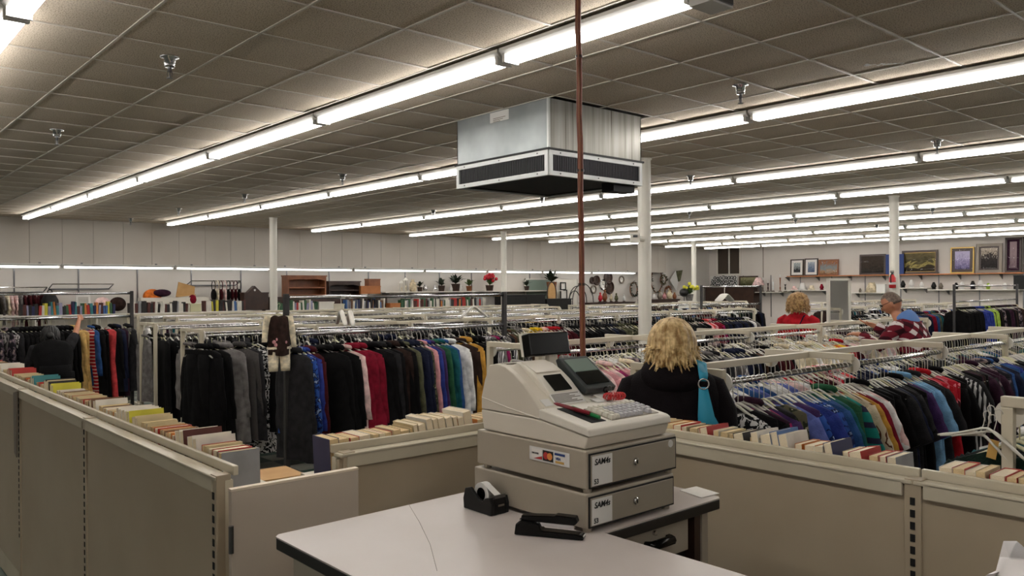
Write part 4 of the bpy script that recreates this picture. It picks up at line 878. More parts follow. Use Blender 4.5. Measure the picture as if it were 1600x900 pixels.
# baby outfit on the left post of the steel rack
bx_, by_ = 3.02, 6.24
t = Thing('baby_outfit', 'brown baby vest with printed sleeves and cream trousers on rack post', 'baby clothes', (bx_ - .04, by_, 1.30)); t.o.rotation_euler = (0, 0, RAD(-6))
o = t.o; o.location = (at(436, 500, Y=6.2).x, 6.2, at(436, 482, Y=6.2).z)
def bp_(name, me, mat, s=(1, 1, 1), loc=(0, 0, 0)):
    q = link(name, me, mat, o, loc); q.scale = s; return q
bp_('vest', KINDS[('vest', 0)][0], 'cloth_dark brown', (.42, .7, .56), (0, 0, .02)); bp_('sleeve', sleeve(-1, .42, .2, .07, 3).mesh('sleeve', smooth=True), 'cloth_olive printed', (.55, .5, .5), (0, 0, .03)); bp_('sleeve', sleeve(1, .52, .2, .07, 4).mesh('sleeve', smooth=True), 'cloth_olive printed', (.55, .5, .5), (0, 0, .03))
for nm in [c for c in o.children if c.name.startswith('sleeve')]: nm.material_slots[0].link = 'OBJECT'; nm.material_slots[0].material = M['cloth_cream']
bp_('trousers', legs(.40, 4).mesh('trousers', smooth=True), 'cloth_cream', (.6, .7, .5), (0, .0, -.24)); bp_('hanger', HANG['wide'], 'hanger_cream', (.55, .7, .7), (0, 0, .03))
bp_('hem_trim', B((-.095, -.022, -.385), (.095, .022, -.367)).mesh('hem_trim'), 'cloth_cream', (1, 1, 1), (0, 0, .055))
fl = MB()
for k, (fx, fz) in enumerate(((-.05, -.27), (-.02, -.25), (.0, -.28), (.045, -.275), (-.035, -.295))): fl.ball((fx, -.022, fz), .016, 8, 5, (1, .4, 1))
bp_('embroidered_flowers', fl.mesh('embroidered_flowers'), 'cloth_pink', (1, 1, 1), (0, 0, .0))

# ================================================================== PEOPLE
patterned('cloth_red plaid', 'plaid', [(54, 20, 28), (104, 28, 40), (120, 96, 98), (206, 196, 194)], 3.2)
def loft(rs, n=18, p=2.0):
    """rs: (centre, rx, ry, pitch about X) -> closed shell"""
    out = []
    for c, rx, ry, pt in rs:
        m = Euler((pt, 0, 0)).to_matrix(); ring = []
        for k in range(n):
            a = 2 * pi * k / n; ca, sa = cos(a), sin(a)
            e = 2 / p
            ring.append(Vector(c) + m @ Vector((rx * math.copysign(abs(ca) ** e, ca), ry * math.copysign(abs(sa) ** e, sa), 0)))
        out.append(ring)
    return MB().rings(out)
def skinned(nodes, edges, root, lev=1):
    names = list(nodes); me = bpy.data.meshes.new('tmp'); me.from_pydata([nodes[k][:3] for k in names], [(names.index(a), names.index(b)) for a, b in edges], [])
    ob = bpy.data.objects.new('tmp', me); C.objects.link(ob); md = ob.modifiers.new('s', 'SKIN'); md.use_smooth_shade = True
    for i, k in enumerate(names):
        sv = me.skin_vertices[0].data[i]; r = nodes[k][3]; sv.radius = r if isinstance(r, tuple) else (r, r); sv.use_root = (k == root)
    ss = ob.modifiers.new('u', 'SUBSURF'); ss.levels = lev; ss.render_levels = lev
    dg = bpy.context.evaluated_depsgraph_get(); dg.update(); m2 = bpy.data.meshes.new_from_object(ob.evaluated_get(dg)); bpy.data.objects.remove(ob)
    mb = MB(); mb.add([v.co for v in m2.vertices], [tuple(p.vertices) for p in m2.polygons]); return mb
def head_shape(c, yaw=0, pitch=0, s=1):
    mb = MB(); n, m = 22, 16; rs = []; R = Euler((pitch, 0, yaw)).to_matrix(); c = Vector(c)
    for i in range(m + 1):
        t = pi * i / m; zz = -cos(t); ring = []
        for k in range(n):
            a = 2 * pi * k / n; x, y, z = .076 * sin(t) * cos(a), .094 * sin(t) * sin(a), .116 * zz
            if zz < -.1: f = 1 - .30 * min(1, (-zz - .1) / .8); x *= f; y = y * (f + .12) if y > 0 else y * f          # jaw
            fr = max(0, sin(a)) ** 6 * sin(t)
            if -.35 < zz < .12: y += fr * .020 * (1 - abs(zz + .22) / .34 if abs(zz + .22) < .34 else 0) * (1 if abs(cos(a)) < .32 else 0)   # nose
            if .02 < zz < .25 and sin(a) > .6: y -= .006
            if -.62 < zz < -.48 and sin(a) > .75: y += .004
            ring.append(c + R @ (Vector((x, y, z)) * s))
        rs.append(ring)
    mb.rings(rs)
    for sx in (-1, 1): mb.add([c + R @ (Vector(v) * s) for v in MB().ball((sx * .078, -.008, -.01), .03, 8, 6, (.3, .6, 1)).v], MB().ball((0, 0, 0), 1, 8, 6, (.3, .6, 1)).f)
    return mb
def hand_nodes(pre, wrist, d, up, s=1):
    """five finger chains from a palm; d finger direction, up thumb side"""
    w = Vector(wrist); d = Vector(d).normalized(); up = Vector(up); up = (up - d * up.dot(d)).normalized(); nrm = d.cross(up)
    nd = {pre + 'palm': (*(w + d * .05 * s), .024 * s)}; ed = [(pre + 'wrist', pre + 'palm')]
    for i, (off, L) in enumerate(((.030, .070), (.010, .080), (-.011, .075), (-.031, .058))):
        b = w + d * .085 * s + up * off * s; k = w + d * (.085 + L * .5) * s + up * off * 1.15 * s + nrm * .006; e = w + d * (.085 + L) * s + up * off * 1.2 * s + nrm * .026 * s
        nd.update({pre + 'b%d' % i: (*b, .0105 * s), pre + 'k%d' % i: (*k, .009 * s), pre + 'e%d' % i: (*e, .0075 * s)}); ed += [(pre + 'palm', pre + 'b%d' % i), (pre + 'b%d' % i, pre + 'k%d' % i), (pre + 'k%d' % i, pre + 'e%d' % i)]
    b = w + d * .035 * s + up * .034 * s; e = w + d * .075 * s + up * .062 * s + nrm * .012
    nd.update({pre + 'tb': (*b, .012 * s), pre + 'te': (*e, .009 * s)}); ed += [(pre + 'palm', pre + 'tb'), (pre + 'tb', pre + 'te')]
    return nd, ed
def body_mesh(J, headc, yaw=0, pitch=0):
    nd = {'pelvis': (*J['pelvis'], (.15, .11)), 'chest': (*J['chest'], (.15, .11)), 'neck': (*J['neck'], .055), 'hb': (*(Vector(headc) + Vector((0, -.01, -.06))), .06)}
    ed = [('pelvis', 'chest'), ('chest', 'neck'), ('neck', 'hb')]
    for s in 'rl':
        nd.update({s + 'sh': (*J[s + 'sh'], .06), s + 'el': (*J[s + 'el'], .042), s + 'wrist': (*J[s + 'wr'], .027), s + 'hip': (*J[s + 'hip'], .085), s + 'kn': (*J[s + 'kn'], .06), s + 'an': (*J[s + 'an'], .04), s + 'toe': (J[s + 'an'][0], J[s + 'an'][1] + .17, .03, .035)})
        ed += [('chest', s + 'sh'), (s + 'sh', s + 'el'), (s + 'el', s + 'wrist'), ('pelvis', s + 'hip'), (s + 'hip', s + 'kn'), (s + 'kn', s + 'an'), (s + 'an', s + 'toe')]
        a, b = hand_nodes(s, J[s + 'wr'], J.get(s + 'hd', Vector(J[s + 'wr']) - Vector(J[s + 'el'])), J.get(s + 'up', (0, 1, .2))); nd.update(a); ed += b
    mb = skinned(nd, ed, 'pelvis'); h = head_shape(headc, yaw, pitch); mb.add(h.v, h.f); return mb
def person(label, loc, rz, J, headc, yaw, pitch, skin):
    root = bpy.data.objects.new('person', None); C.objects.link(root); root.location = loc; root.rotation_euler = (0, 0, rz); tag(root, label, 'person')
    o = link('body', body_mesh(J, headc, yaw, pitch).mesh('body', smooth=True), skin, root)
    rm = o.modifiers.new('remesh', 'REMESH'); rm.mode = 'VOXEL'; rm.voxel_size = .011; rm.use_smooth_shade = True
    return root
def pp(root, name, mb, mat, sub=0, parent=None):
    o = link(name, mb.mesh(name, smooth=True), mat, parent or root)
    if sub: md = o.modifiers.new('s', 'SUBSURF'); md.levels = md.render_levels = sub
    return o
def std_joints(H):
    k = H / 1.65
    J = {'pelvis': (0, 0, .93 * k), 'chest': (0, 0, 1.27 * k), 'neck': (0, .005, 1.42 * k)}
    for s, q in (('r', 1), ('l', -1)):
        J.update({s + 'sh': (q * .17 * k, 0, 1.36 * k), s + 'el': (q * .23 * k, -.01, 1.10 * k), s + 'wr': (q * .23 * k, .08, .88 * k), s + 'hip': (q * .09, 0, .88 * k), s + 'kn': (q * .10, .02, .48 * k), s + 'an': (q * .10, 0, .07)})
    return J
def sleeve_tube(pts, rs): return MB().tube([Vector(p) for p in pts], rs, 12)
def trousers_of(root, J, mat):
    mb = MB()
    for s in 'rl': mb.tube([Vector(J[s + 'hip']) + Vector((0, 0, .08)), J[s + 'hip'], J[s + 'kn'], J[s + 'an']], [.11, .115, .085, .075], 12)
    mb.add(loft([(Vector(J['pelvis']) + Vector((0, 0, -.1)), .17, .125, 0), (Vector(J['pelvis']) + Vector((0, 0, .12)), .165, .12, 0)]).v, loft([((0, 0, 0), 1, 1, 0), ((0, 0, 1), 1, 1, 0)]).f)
    pp(root, 'trousers', mb, mat)
    sh = MB()
    for s in 'rl': a = Vector(J[s + 'an']); sh.ball((a.x, a.y + .07, .045), .05, 10, 7, (.95, 2.5, .9))
    pp(root, 'shoes', sh, 'black_matte')
def locks(headc, n, zend, seed, curl=0, rx=.092, ry=.108, rz=.126, face=55, spread=.02, rad=.010):
    r = random.Random(seed); c = Vector(headc); mb = MB(); mb.ball(c + Vector((0, -.012, .006)), 1, 16, 12, (rx * .96, ry * .93, rz * .97))
    mb = MB(); rs = []
    for i in range(9):      # scalp cap, open towards the face
        t = pi * (.02 + .60 * i / 8); ring = []
        for k in range(20):
            a = 2 * pi * k / 20; tt = t if sin(a) < .5 else min(t, pi * .36); ring.append(c + Vector((rx * .95 * sin(tt) * cos(a), ry * .95 * sin(tt) * sin(a) - .01, rz * .97 * cos(tt) + .004)))
        rs.append(ring)
    mb.rings(rs)
    for i in range(n):
        a = RAD(90 + face) + RAD(360 - 2 * face) * (i + r.random()) / n; t0 = r.uniform(.05, .9); L = zend + r.uniform(-.03, .03) - (0 if r.random() < .75 else -.06); pts = []; g = 1 + r.uniform(0, .10); ph = r.uniform(0, 6.28); a += r.uniform(-.1, .1)
        sw = r.uniform(-.25, .25)
        for j in range(9):
            s = j / 8; t = t0 + (1.75 - t0) * min(1, s * 1.5); aa = a + sw * s
            p = c + Vector((rx * g * sin(min(t, 1.62)) * cos(aa), ry * g * sin(min(t, 1.62)) * sin(aa) - .01, rz * cos(min(t, 1.62))))
            if s > .6: q = (s - .6) / .4; p.z = (c.z + rz * cos(1.62)) * (1 - q) + L * q; p += Vector((cos(aa), sin(aa), 0)) * spread * q * r.uniform(-.3, 1.2)
            if curl: p += Vector((cos(ph + s * 11) * curl, sin(ph + s * 11) * curl, .5 * curl * sin(s * 13 + ph)))
            pts.append(p)
        mb.tube(pts, [rad * .6] + [rad * (1 - .06 * j) for j in range(7)] + [.002], 5, flat=.6)
    return mb
def sgn(v): return -1 if v < 0 else 1
# 1 blonde woman seen from behind
H = 1.62; J = std_joints(H); hc = (0, .0, 1.525)
w1 = person('blonde woman in black hooded coat seen from behind, turquoise bag on shoulder', (2.975, 2.285, 0), TH - pi / 2 - .12, J, hc, 0, RAD(-6), 'skin')
pp(w1, 'hair', locks((0, 0, 1.515), 230, 1.425, 3, 0, .098, .112, .124, 48, .03, .0115), 'hair_blonde')
cr = [(.52, .235, .16), (.7, .24, .165), (.9, .235, .16), (1.1, .215, .145), (1.22, .222, .145), (1.31, .222, .135), (1.365, .20, .12), (1.40, .15, .10), (1.43, .10, .085), (1.455, .075, .075)]
coat = pp(w1, 'coat', loft([((0, -.01, z), rx, ry, 0) for z, rx, ry in cr], 24, 2.3), 'cloth_plum', 1)
M['cloth_black coat'] = fabric('cloth_black coat', (16, 11, 14)); coat.material_slots[0].link = 'OBJECT'; coat.material_slots[0].material = M['cloth_black coat']
for s, q in (('r', 1), ('l', -1)): pp(w1, 'sleeve', sleeve_tube([(q * .12, -.01, 1.355), (q * .175, -.012, 1.325), (q * .215, -.02, 1.22), (q * .232, -.015, 1.08), (q * .238, .03, .98), (q * .235, .08, .88)], [.045, .064, .068, .062, .06, .055]), 'cloth_black coat')
pp(w1, 'hood', loft([((0, -.085, 1.30), .05, .03, .3), ((0, -.105, 1.335), .125, .05, .25), ((0, -.10, 1.375), .155, .066, .2), ((0, -.075, 1.415), .148, .075, .15), ((0, -.04, 1.445), .12, .085, .1), ((0, -.02, 1.45), .085, .07, .1)], 18), 'cloth_black coat', 1)
trousers_of(w1, J, 'cloth_charcoal')
bag = MB().prism([(.10, 1.345), (.136, 1.345), (.165, 1.22), (.235, 1.10), (.10, 1.10), (.095, 1.22)], -.185, -.172, 'y')
b1 = pp(w1, 'shoulder_strap', MB().rings([[(.10, -.006, 1.432), (.142, -.006, 1.42), (.142, 0, 1.425), (.10, 0, 1.437)], [(.10, -.10, 1.452), (.142, -.10, 1.437), (.142, -.094, 1.442), (.10, -.094, 1.457)], [(.100, -.172, 1.40), (.140, -.168, 1.395), (.140, -.162, 1.40), (.100, -.166, 1.405)], [(.104, -.184, 1.372), (.134, -.184, 1.372), (.134, -.178, 1.372), (.104, -.178, 1.372)]]), 'turquoise')
tb = Thing('shoulder_bag', 'turquoise shoulder bag with metal ring on the blonde woman', 'bag', (0, 0, 0)); tb.o.location = w1.location; tb.o.rotation_euler = w1.rotation_euler
b1.parent = tb.o
pp(tb.o, 'bag_panel', bag, 'turquoise'); pp(tb.o, 'ring', MB().torus((.119, -.186, 1.36), .022, .0035, 'y'), 'chrome')
pp(tb.o, 'bag_body', MB().prism([(.08, 1.10), (.25, 1.10), (.30, .88), (.28, .78), (.10, .78), (.06, .88)], -.20, -.165, 'y'), 'turquoise')
# 2 woman in red with curly hair
J = std_joints(1.66); q2 = at(1247, 470, Y=5.0)
w2 = person('curly-haired woman in red top browsing near the standing mirror', (q2.x, 5.0, 0), TH - pi / 2 - .75, J, (0, .01, 1.57), 0, RAD(-14), 'skin')
pp(w2, 'hair', locks((0, 0, 1.575), 150, 1.47, 8, .012, .105, .118, .125, 60, .02, .014), 'hair_curly')
pp(w2, 'red_top', loft([((0, 0, z), rx, ry, 0) for z, rx, ry in [(.80, .19, .14), (.95, .185, .135), (1.1, .18, .13), (1.25, .21, .13), (1.35, .21, .115), (1.40, .16, .10), (1.445, .09, .08), (1.47, .07, .07)]], 20, 2.3), 'cloth_red', 1)
for s, q in (('r', 1), ('l', -1)): pp(w2, 'sleeve', sleeve_tube([(q * .14, 0, 1.385), (q * .19, 0, 1.36), (q * .23, 0, 1.22), (q * .24, 0, 1.1), (q * .235, .06, .95), (q * .23, .085, .90)], [.06, .068, .062, .056, .048, .045]), 'cloth_red')
pp(w2, 'bag_strap', MB().tube([(.03, -.125, 1.05), (.05, -.145, 1.2), (.08, -.14, 1.33), (.10, -.08, 1.42), (.10, .03, 1.43)], .012, 6, flat=.4), 'cloth_navy'); trousers_of(w2, J, 'cloth_navy')
# 3 man in plaid leaning over the rack
J = std_joints(1.74)
J.update({'chest': (0, .12, 1.30), 'neck': (0, .22, 1.455), 'rsh': (.18, .14, 1.385), 'lsh': (-.18, .14, 1.385), 'rel': (.26, .34, 1.24), 'rwr': (.20, .545, 1.375), 'rhd': (-.1, 1, .25), 'rup': (-1, 0, .3), 'lel': (-.25, .30, 1.20), 'lwr': (-.20, .50, 1.30), 'lhd': (.2, 1, .1), 'lup': (1, 0, .3)})
mh = (0, .285, 1.60)
mpos = at(1441, 470, Y=3.20)
m1 = person('grey-haired man in red plaid jacket with blue hood leaning over a rack', (mpos.x, 3.20, 0), .02, J, mh, RAD(14), RAD(-24), 'skin_tan')
hm = MB(); hs = []
for i in range(8):
    t = pi * (.02 + .52 * i / 7); ring = []
    for k in range(20):
        a = 2 * pi * k / 20; tt = min(t, pi * .30) if sin(a) > .3 else t; ring.append(Vector((.080 * sin(tt) * cos(a), .098 * sin(tt) * sin(a) - .003, .121 * cos(tt))))
    hs.append(ring)
Rm = Euler((RAD(-24), 0, RAD(14))).to_matrix(); pp(m1, 'hair', MB().rings([[Vector(mh) + Rm @ v for v in r_] for r_ in hs]), 'hair_grey')
pp(m1, 'plaid_jacket', loft([((0, .02, .84), .20, .15, -.05), ((0, .02, 1.0), .205, .155, -.1), ((0, .05, 1.14), .205, .15, -.25), ((0, .09, 1.27), .222, .145, -.35), ((0, .13, 1.37), .215, .125, -.45), ((0, .165, 1.42), .16, .105, -.5), ((0, .20, 1.455), .095, .085, -.5)], 22, 2.3), 'cloth_red plaid', 1)
for s, q in (('r', 1), ('l', -1)):
    sh, el, wr = Vector(J[s + 'sh']), Vector(J[s + 'el']), Vector(J[s + 'wr']); pp(m1, 'sleeve', sleeve_tube([sh * .8 + Vector((0, .03, .28)) , sh, sh.lerp(el, .5), el, el.lerp(wr, .5), el.lerp(wr, .92)], [.06, .078, .072, .062, .055, .05]), 'cloth_red plaid')
pp(m1, 'blue_hood', loft([((0, .055, 1.375), .05, .02, -.3), ((0, .065, 1.41), .11, .04, -.5), ((0, .10, 1.45), .12, .065, -.6), ((0, .155, 1.485), .105, .085, -.7), ((0, .19, 1.51), .085, .08, -.7)], 18), 'denim_blue', 1)
gl = MB(); mhV = Vector(mh)
for sx in (-1, 1): gl.add([mhV + Rm @ Vector(v) for v in MB().torus((sx * .032, .098, .012), .022, .002, 'y', 14, 4).v], MB().torus((0, 0, 0), 1, .1, 'y', 14, 4).f)
for sx in (-1, 1): gl.tube([mhV + Rm @ Vector((sx * .055, .096, .016)), mhV + Rm @ Vector((sx * .08, .0, .018))], .002, 4)
pp(m1, 'glasses', gl, 'black_plastic'); eb = MB()
for sx in (-1, 1): eb.add([mhV + Rm @ Vector(v) for v in MB().ball((sx * .032, .084, .012), .010, 8, 6).v], MB().ball((0, 0, 0), 1, 8, 6).f)
pp(m1, 'eyes', eb, 'hair_black'); pp(m1, 'mouth', MB().tube([mhV + Rm @ Vector((x, .078 - abs(x) * .25, -.062)) for x in (-.022, -.01, 0, .01, .022)], .0035, 5), 'card_red'); trousers_of(m1, J, 'cloth_navy')
# 4 dark-dressed person at left reaching up, bent
J = std_joints(1.6)
q4 = at(84, 535, Y=10.75)
J.update({'pelvis': (0, -.10, .78), 'chest': (0, .10, 1.02), 'neck': (0, .20, 1.14), 'rsh': (.17, .12, 1.09), 'lsh': (-.17, .12, 1.09), 'rel': (.27, .27, 1.22), 'rwr': (.36, .50, 1.40), 'rhd': (.3, .9, .25), 'rup': (-.6, 0, 1), 'lel': (-.24, .2, .85), 'lwr': (-.16, .4, .9), 'rhip': (.09, -.1, .74), 'lhip': (-.09, -.1, .74), 'rkn': (.11, .10, .42), 'lkn': (-.11, .10, .42), 'ran': (.10, -.05, .07), 'lan': (-.10, -.05, .07)})
p4 = person('dark-haired person in black reaching up to the far left clothes', (q4.x, 10.75, 0), -.05, J, (0, .25, 1.23), RAD(-30), RAD(-10), 'skin_tan')
pp(p4, 'hair', locks((0, .24, 1.235), 90, 1.16, 5, 0, .092, .106, .124, 60, .015, .012), 'hair_black'); pp(p4, 'hair_bun', MB().ball((-.02, .12, 1.24), .045, 10, 8), 'hair_black')
pp(p4, 'black_top', loft([((0, -.08, .66), .19, .15, -.2), ((0, -.03, .82), .185, .145, -.45), ((0, .04, .95), .215, .15, -.6), ((0, .11, 1.06), .235, .14, -.7), ((0, .15, 1.12), .19, .12, -.7), ((0, .18, 1.14), .09, .08, -.7)], 20, 2.3), 'cloth_black', 1)
for s, q in (('r', 1), ('l', -1)): sh, el, wr = Vector(J[s + 'sh']), Vector(J[s + 'el']), Vector(J[s + 'wr']); pp(p4, 'sleeve', sleeve_tube([sh * .85 + Vector((0, 0, .16)), sh, sh.lerp(el, .5), el], [.06, .072, .065, .056]), 'cloth_charcoal')
trousers_of(p4, J, 'cloth_black')

# ================================================================== BACK OF THE SHOP
YS = 18.75
# --- long low book shelves before the back wall
def shelf_unit(label, x0, x1, y0, y1, z, mat='white_paint'):
    t = Thing('book_shelf', label, 'shelf', ((x0 + x1) / 2, (y0 + y1) / 2, 0)); t.part('shelf_board', B((x0, y0, z - .025), (x1, y1, z)), mat); t.part('shelf_back', B((x0, y1 - .02, .1), (x1, y1, z + .02)), mat); t.part('shelf_board', B((x0, y0, z - .45), (x1, y1 - .02, z - .425)), mat)
    n = int((x1 - x0) / 1.2) + 1
    for k in range(n + 1): x = x0 + (x1 - x0) * k / n; t.part('side_panel', B((x - .012, y0, 0), (x + .012, y1 - .02, z - .025)), mat)
    return t
shelf_unit('long white book shelf at far left before the back wall', 2.4, 8.05, 18.45, 19.08, 1.275); shelf_unit('long white book shelf in the middle before the back wall', 8.5, 15.4, 18.45, 18.76, 1.245)
r = random.Random(11)
def far_books(x0, x1, z, where, hues, group, gap=.0):
    x = x0; k = 0
    while x < x1:
        t_ = r.uniform(.03, .065); h = r.uniform(.17, .27); c = r.choice(hues)
        if r.random() > gap: book((x, 18.6, z + .001), (0, r.gauss(0, .05), pi), (t_, .17, h), c, '%s book, %s from left on %s' % (c, ordn(k), where), group, 'pages_pale'); k += 1
        x += t_ + .004
far_books(3.30, 5.05, 1.275, 'far left shelf', ['navy', 'lavender', 'green', 'red', 'blue', 'yellow', 'orange', 'black', 'white', 'maroon', 'teal'], 'books on the far left shelf')
far_books(5.35, 6.6, 1.275, 'left shelf below the orange cushion', ['black', 'white', 'black', 'maroon', 'grey'], 'books below the orange cushion'); far_books(6.95, 7.9, 1.275, 'left shelf below the belts', ['black', 'white', 'blue', 'black', 'maroon', 'yellow'], 'books below the belts')
far_books(8.75, 9.75, 1.245, 'middle shelf under the hutch', ['green', 'white', 'red', 'green', 'lavender'], 'books under the hutch'); far_books(10.6, 11.75, 1.245, 'middle shelf left part', ['navy', 'blue', 'white', 'grey', 'black', 'brown'], 'books in the middle shelf'); far_books(12.3, 15.2, 1.245, 'middle shelf right part', ['red', 'white', 'grey', 'maroon', 'white', 'black', 'orange', 'green'], 'books in the middle shelf right')
def carton(name, c, s, mat, label, cat='box', rot=0):
    t = Thing(name, label, cat, (c[0], c[1], c[2])); t.part('box_body', MB().obox((c[0], c[1], c[2] + s[2] / 2), s, (0, 0, rot)), mat, bevel=.006); t.part('box_lid', MB().obox((c[0], c[1], c[2] + s[2] - .01), (s[0] + .012, s[1] + .012, .03), (0, 0, rot)), mat); return t
carton('storage_box', (10.0, 18.6, 1.245), (.42, .24, .20), 'white_paint', 'white storage box right of the leaning books under the hutch'); carton('storage_box', (10.35, 18.58, 1.245), (.3, .22, .14), 'cream_metal', 'low cream box between books in the middle shelf'); carton('storage_box', (12.05, 18.58, 1.245), (.32, .22, .13), 'wood_orange', 'yellow box among the middle shelf books')
carton('storage_box', (6.72, 18.58, 1.275), (.24, .2, .18), 'hanger_cream', 'pale green box between far left books')
def lathe_thing(name, label, cat, loc, profs, group=None, n=14):
    t = Thing(name, label, cat, loc, group)
    for nm, pf, mt in profs: t.part(nm, MB().lathe(pf, loc, n), mt, smooth=True)
    return t
# --- wall-hung bars with clothes at the far left
def wall_bar(x0, x1, z, label):
    t = Thing('wall_rail', label, 'rail', ((x0 + x1) / 2, YB, z)); t.part('rail_bar', MB().tube([(x0, YB - .35, z), (x1, YB - .35, z)], .012, 8), 'chrome'); t.part('back_bar', B((x0, YB - .03, z - .12), (x1, YB - .005, z - .09)), 'steel')
    for x in (x0, x1): t.part('bracket', MB().tube([(x, YB, z - .1), (x, YB - .35, z)], .012, 6), 'steel')
wall_bar(2.0, 3.9, at(40, 449, Y=19.25).z, 'wall rail of pale clothes at the far left'); wall_bar(4.0, 5.2, at(110, 444, Y=19.25).z, 'empty chrome wall rail above the backpack'); wall_bar(6.9, 8.1, at(345, 439, Y=19.25).z, 'chrome wall rail holding belts and bags left of the thin column')
zz = at(40, 449, Y=19.25).z
for k in range(22): garment('blouse', k % 3, rnd.choice(['beige', 'pale pink', 'white', 'grey', 'cream', 'light grey', 'brown'] if k < 17 else ['crimson', 'maroon']), (2.1 + .082 * k, YB - .35, zz - .02), pi / 2 + rnd.gauss(0, .1), '%s pale top from left on the far left wall rail' % ordn(k), 'tops on the far left wall rail')
zz = at(345, 439, Y=19.25).z
for k, (mt, w_) in enumerate((('black', .16), ('cream', .1), ('maroon', .12), ('pale pink', .1), ('black', .1), ('maroon', .1), ('maroon', .08), ('black', .1))):
    x = 7.42 + .09 * k; t = Thing('handbag', '%s hanging bag, %s from left on the belt rail' % (mt, ordn(k)), 'bag', (x, YB - .35, zz - .5), 'bags on the belt rail')
    t.part('bag_pouch', MB().ball((x, YB - .36, zz - .34), 1, 10, 8, (.035, w_, .15)), 'cloth_' + mt, smooth=True); t.part('bag_loop', MB().torus((x, YB - .35, zz - .12), .11, .010, 'x', 16, 5, 1.15), 'cloth_' + mt)
t = Thing('backpack', 'black backpack standing behind the far left books', 'backpack', (at(78, 470, Y=18.9).x, 18.9, 1.2)); bx = t.loc.x
t.part('pack', loft([((bx, 18.9, 1.2), .17, .1, 0), ((bx, 18.9, 1.35), .18, .11, 0), ((bx, 18.9, 1.58), .16, .10, 0), ((bx, 18.9, 1.70), .10, .07, 0), ((bx, 18.9, 1.74), .03, .03, 0)]), 'black_matte', smooth=True); t.part('pocket', MB().ball((bx, 18.79, 1.36), 1, 12, 8, (.11, .05, .11)), 'cloth_dark green', smooth=True); t.part('carry_loop', MB().torus((bx, 18.9, 1.75), .04, .01, 'y'), 'black_matte')
bx = at(130, 465, Y=18.9).x; t = Thing('box_sign', 'white printed board leaning above the far left books', 'board', (bx, 18.9, 1.3)); t.part('board', MB().obox((bx, 18.9, 1.49), (.28, .02, .43), (RAD(-6), 0, 0)), 'label_white'); mb = MB()
for k in range(6): mb.obox((bx, 18.884 + .002 * k, 1.47 + .03 * k), (.2, .004, .008), (RAD(-10), 0, 0))
t.part('printed_lines', mb, 'silver_frame')
for px_, mt, lb in ((160, 'cloth_pale pink', 'pale round cushion behind the far left books'), (184, 'cloth_dark brown', 'dark round basket behind the far left books')):
    p = at(px_, 470, Y=18.95); t = Thing('cushion', lb, 'cushion', (p.x, 18.95, 1.3)); t.part('cover', MB().ball((p.x, 18.95, 1.47), 1, 16, 10, (.17, .08, .15)), mt, smooth=True); t.part('piping', MB().torus((p.x, 18.95, 1.47), .165, .008, 'y', 20, 5, .9), mt)
# box heap: orange cushion, purple bag, cardboard
zs = 1.33; c = at(272, 468, Y=18.98)
t = Thing('display_bin', 'white display bin filled with bags behind the left books', 'bin', (c.x, 18.98, 1.28)); t.part('bin_wall', MB().box((c.x - .75, 18.86, 1.28), (c.x + .75, 18.88, 1.6)).box((c.x - .75, 19.08, 1.28), (c.x + .75, 19.1, 1.6)).box((c.x - .75, 18.88, 1.28), (c.x - .73, 19.08, 1.6)).box((c.x + .73, 18.88, 1.28), (c.x + .75, 19.08, 1.6)), 'white_paint'); t.part('bin_floor', B((c.x - .73, 18.88, 1.28), (c.x + .73, 19.08, 1.30)), 'white_paint')
def blob(px_, py_, Y_, s, mt, nm, lb, cat):
    p = at(px_, py_, Y=Y_); t = Thing(nm, lb, cat, (p.x, Y_, p.z - s[2])); t.part('body', MB().ball((p.x, Y_, p.z), 1, 14, 9, s), mt, smooth=True); t.part('seam', MB().torus((p.x, Y_, p.z), s[0] * .98, .008, 'y', 20, 5, s[2] / s[0]), mt); return t
blob(238, 463, 18.98, (.2, .09, .16), 'cloth_orange', 'cushion', 'orange cushion on top of the white bin', 'cushion'); blob(253, 458, 18.92, (.2, .09, .08), 'cloth_plum', 'soft_bag', 'dark purple soft bag heaped on the white bin', 'bag'); blob(301, 468, 18.9, (.09, .08, .11), 'cloth_crimson', 'soft_bag', 'dark red pouch at the right end of the white bin', 'bag')
p = at(290, 452, Y=19.0); t = Thing('cardboard_sheet', 'leaning brown cardboard flap above the white bin', 'cardboard', (p.x, 19.0, 1.6)); t.part('sheet', MB().prism([(p.x - .22, p.z - .16), (p.x + .2, p.z - .12), (p.x + .21, p.z + .06), (p.x - .16, p.z + .17)], 18.99, 19.01, 'y'), 'cardboard'); t.part('fold', MB().prism([(p.x - .22, p.z - .18), (p.x + .2, p.z - .14), (p.x + .2, p.z - .12), (p.x - .22, p.z - .16)], 18.9, 19.01, 'y'), 'cardboard')
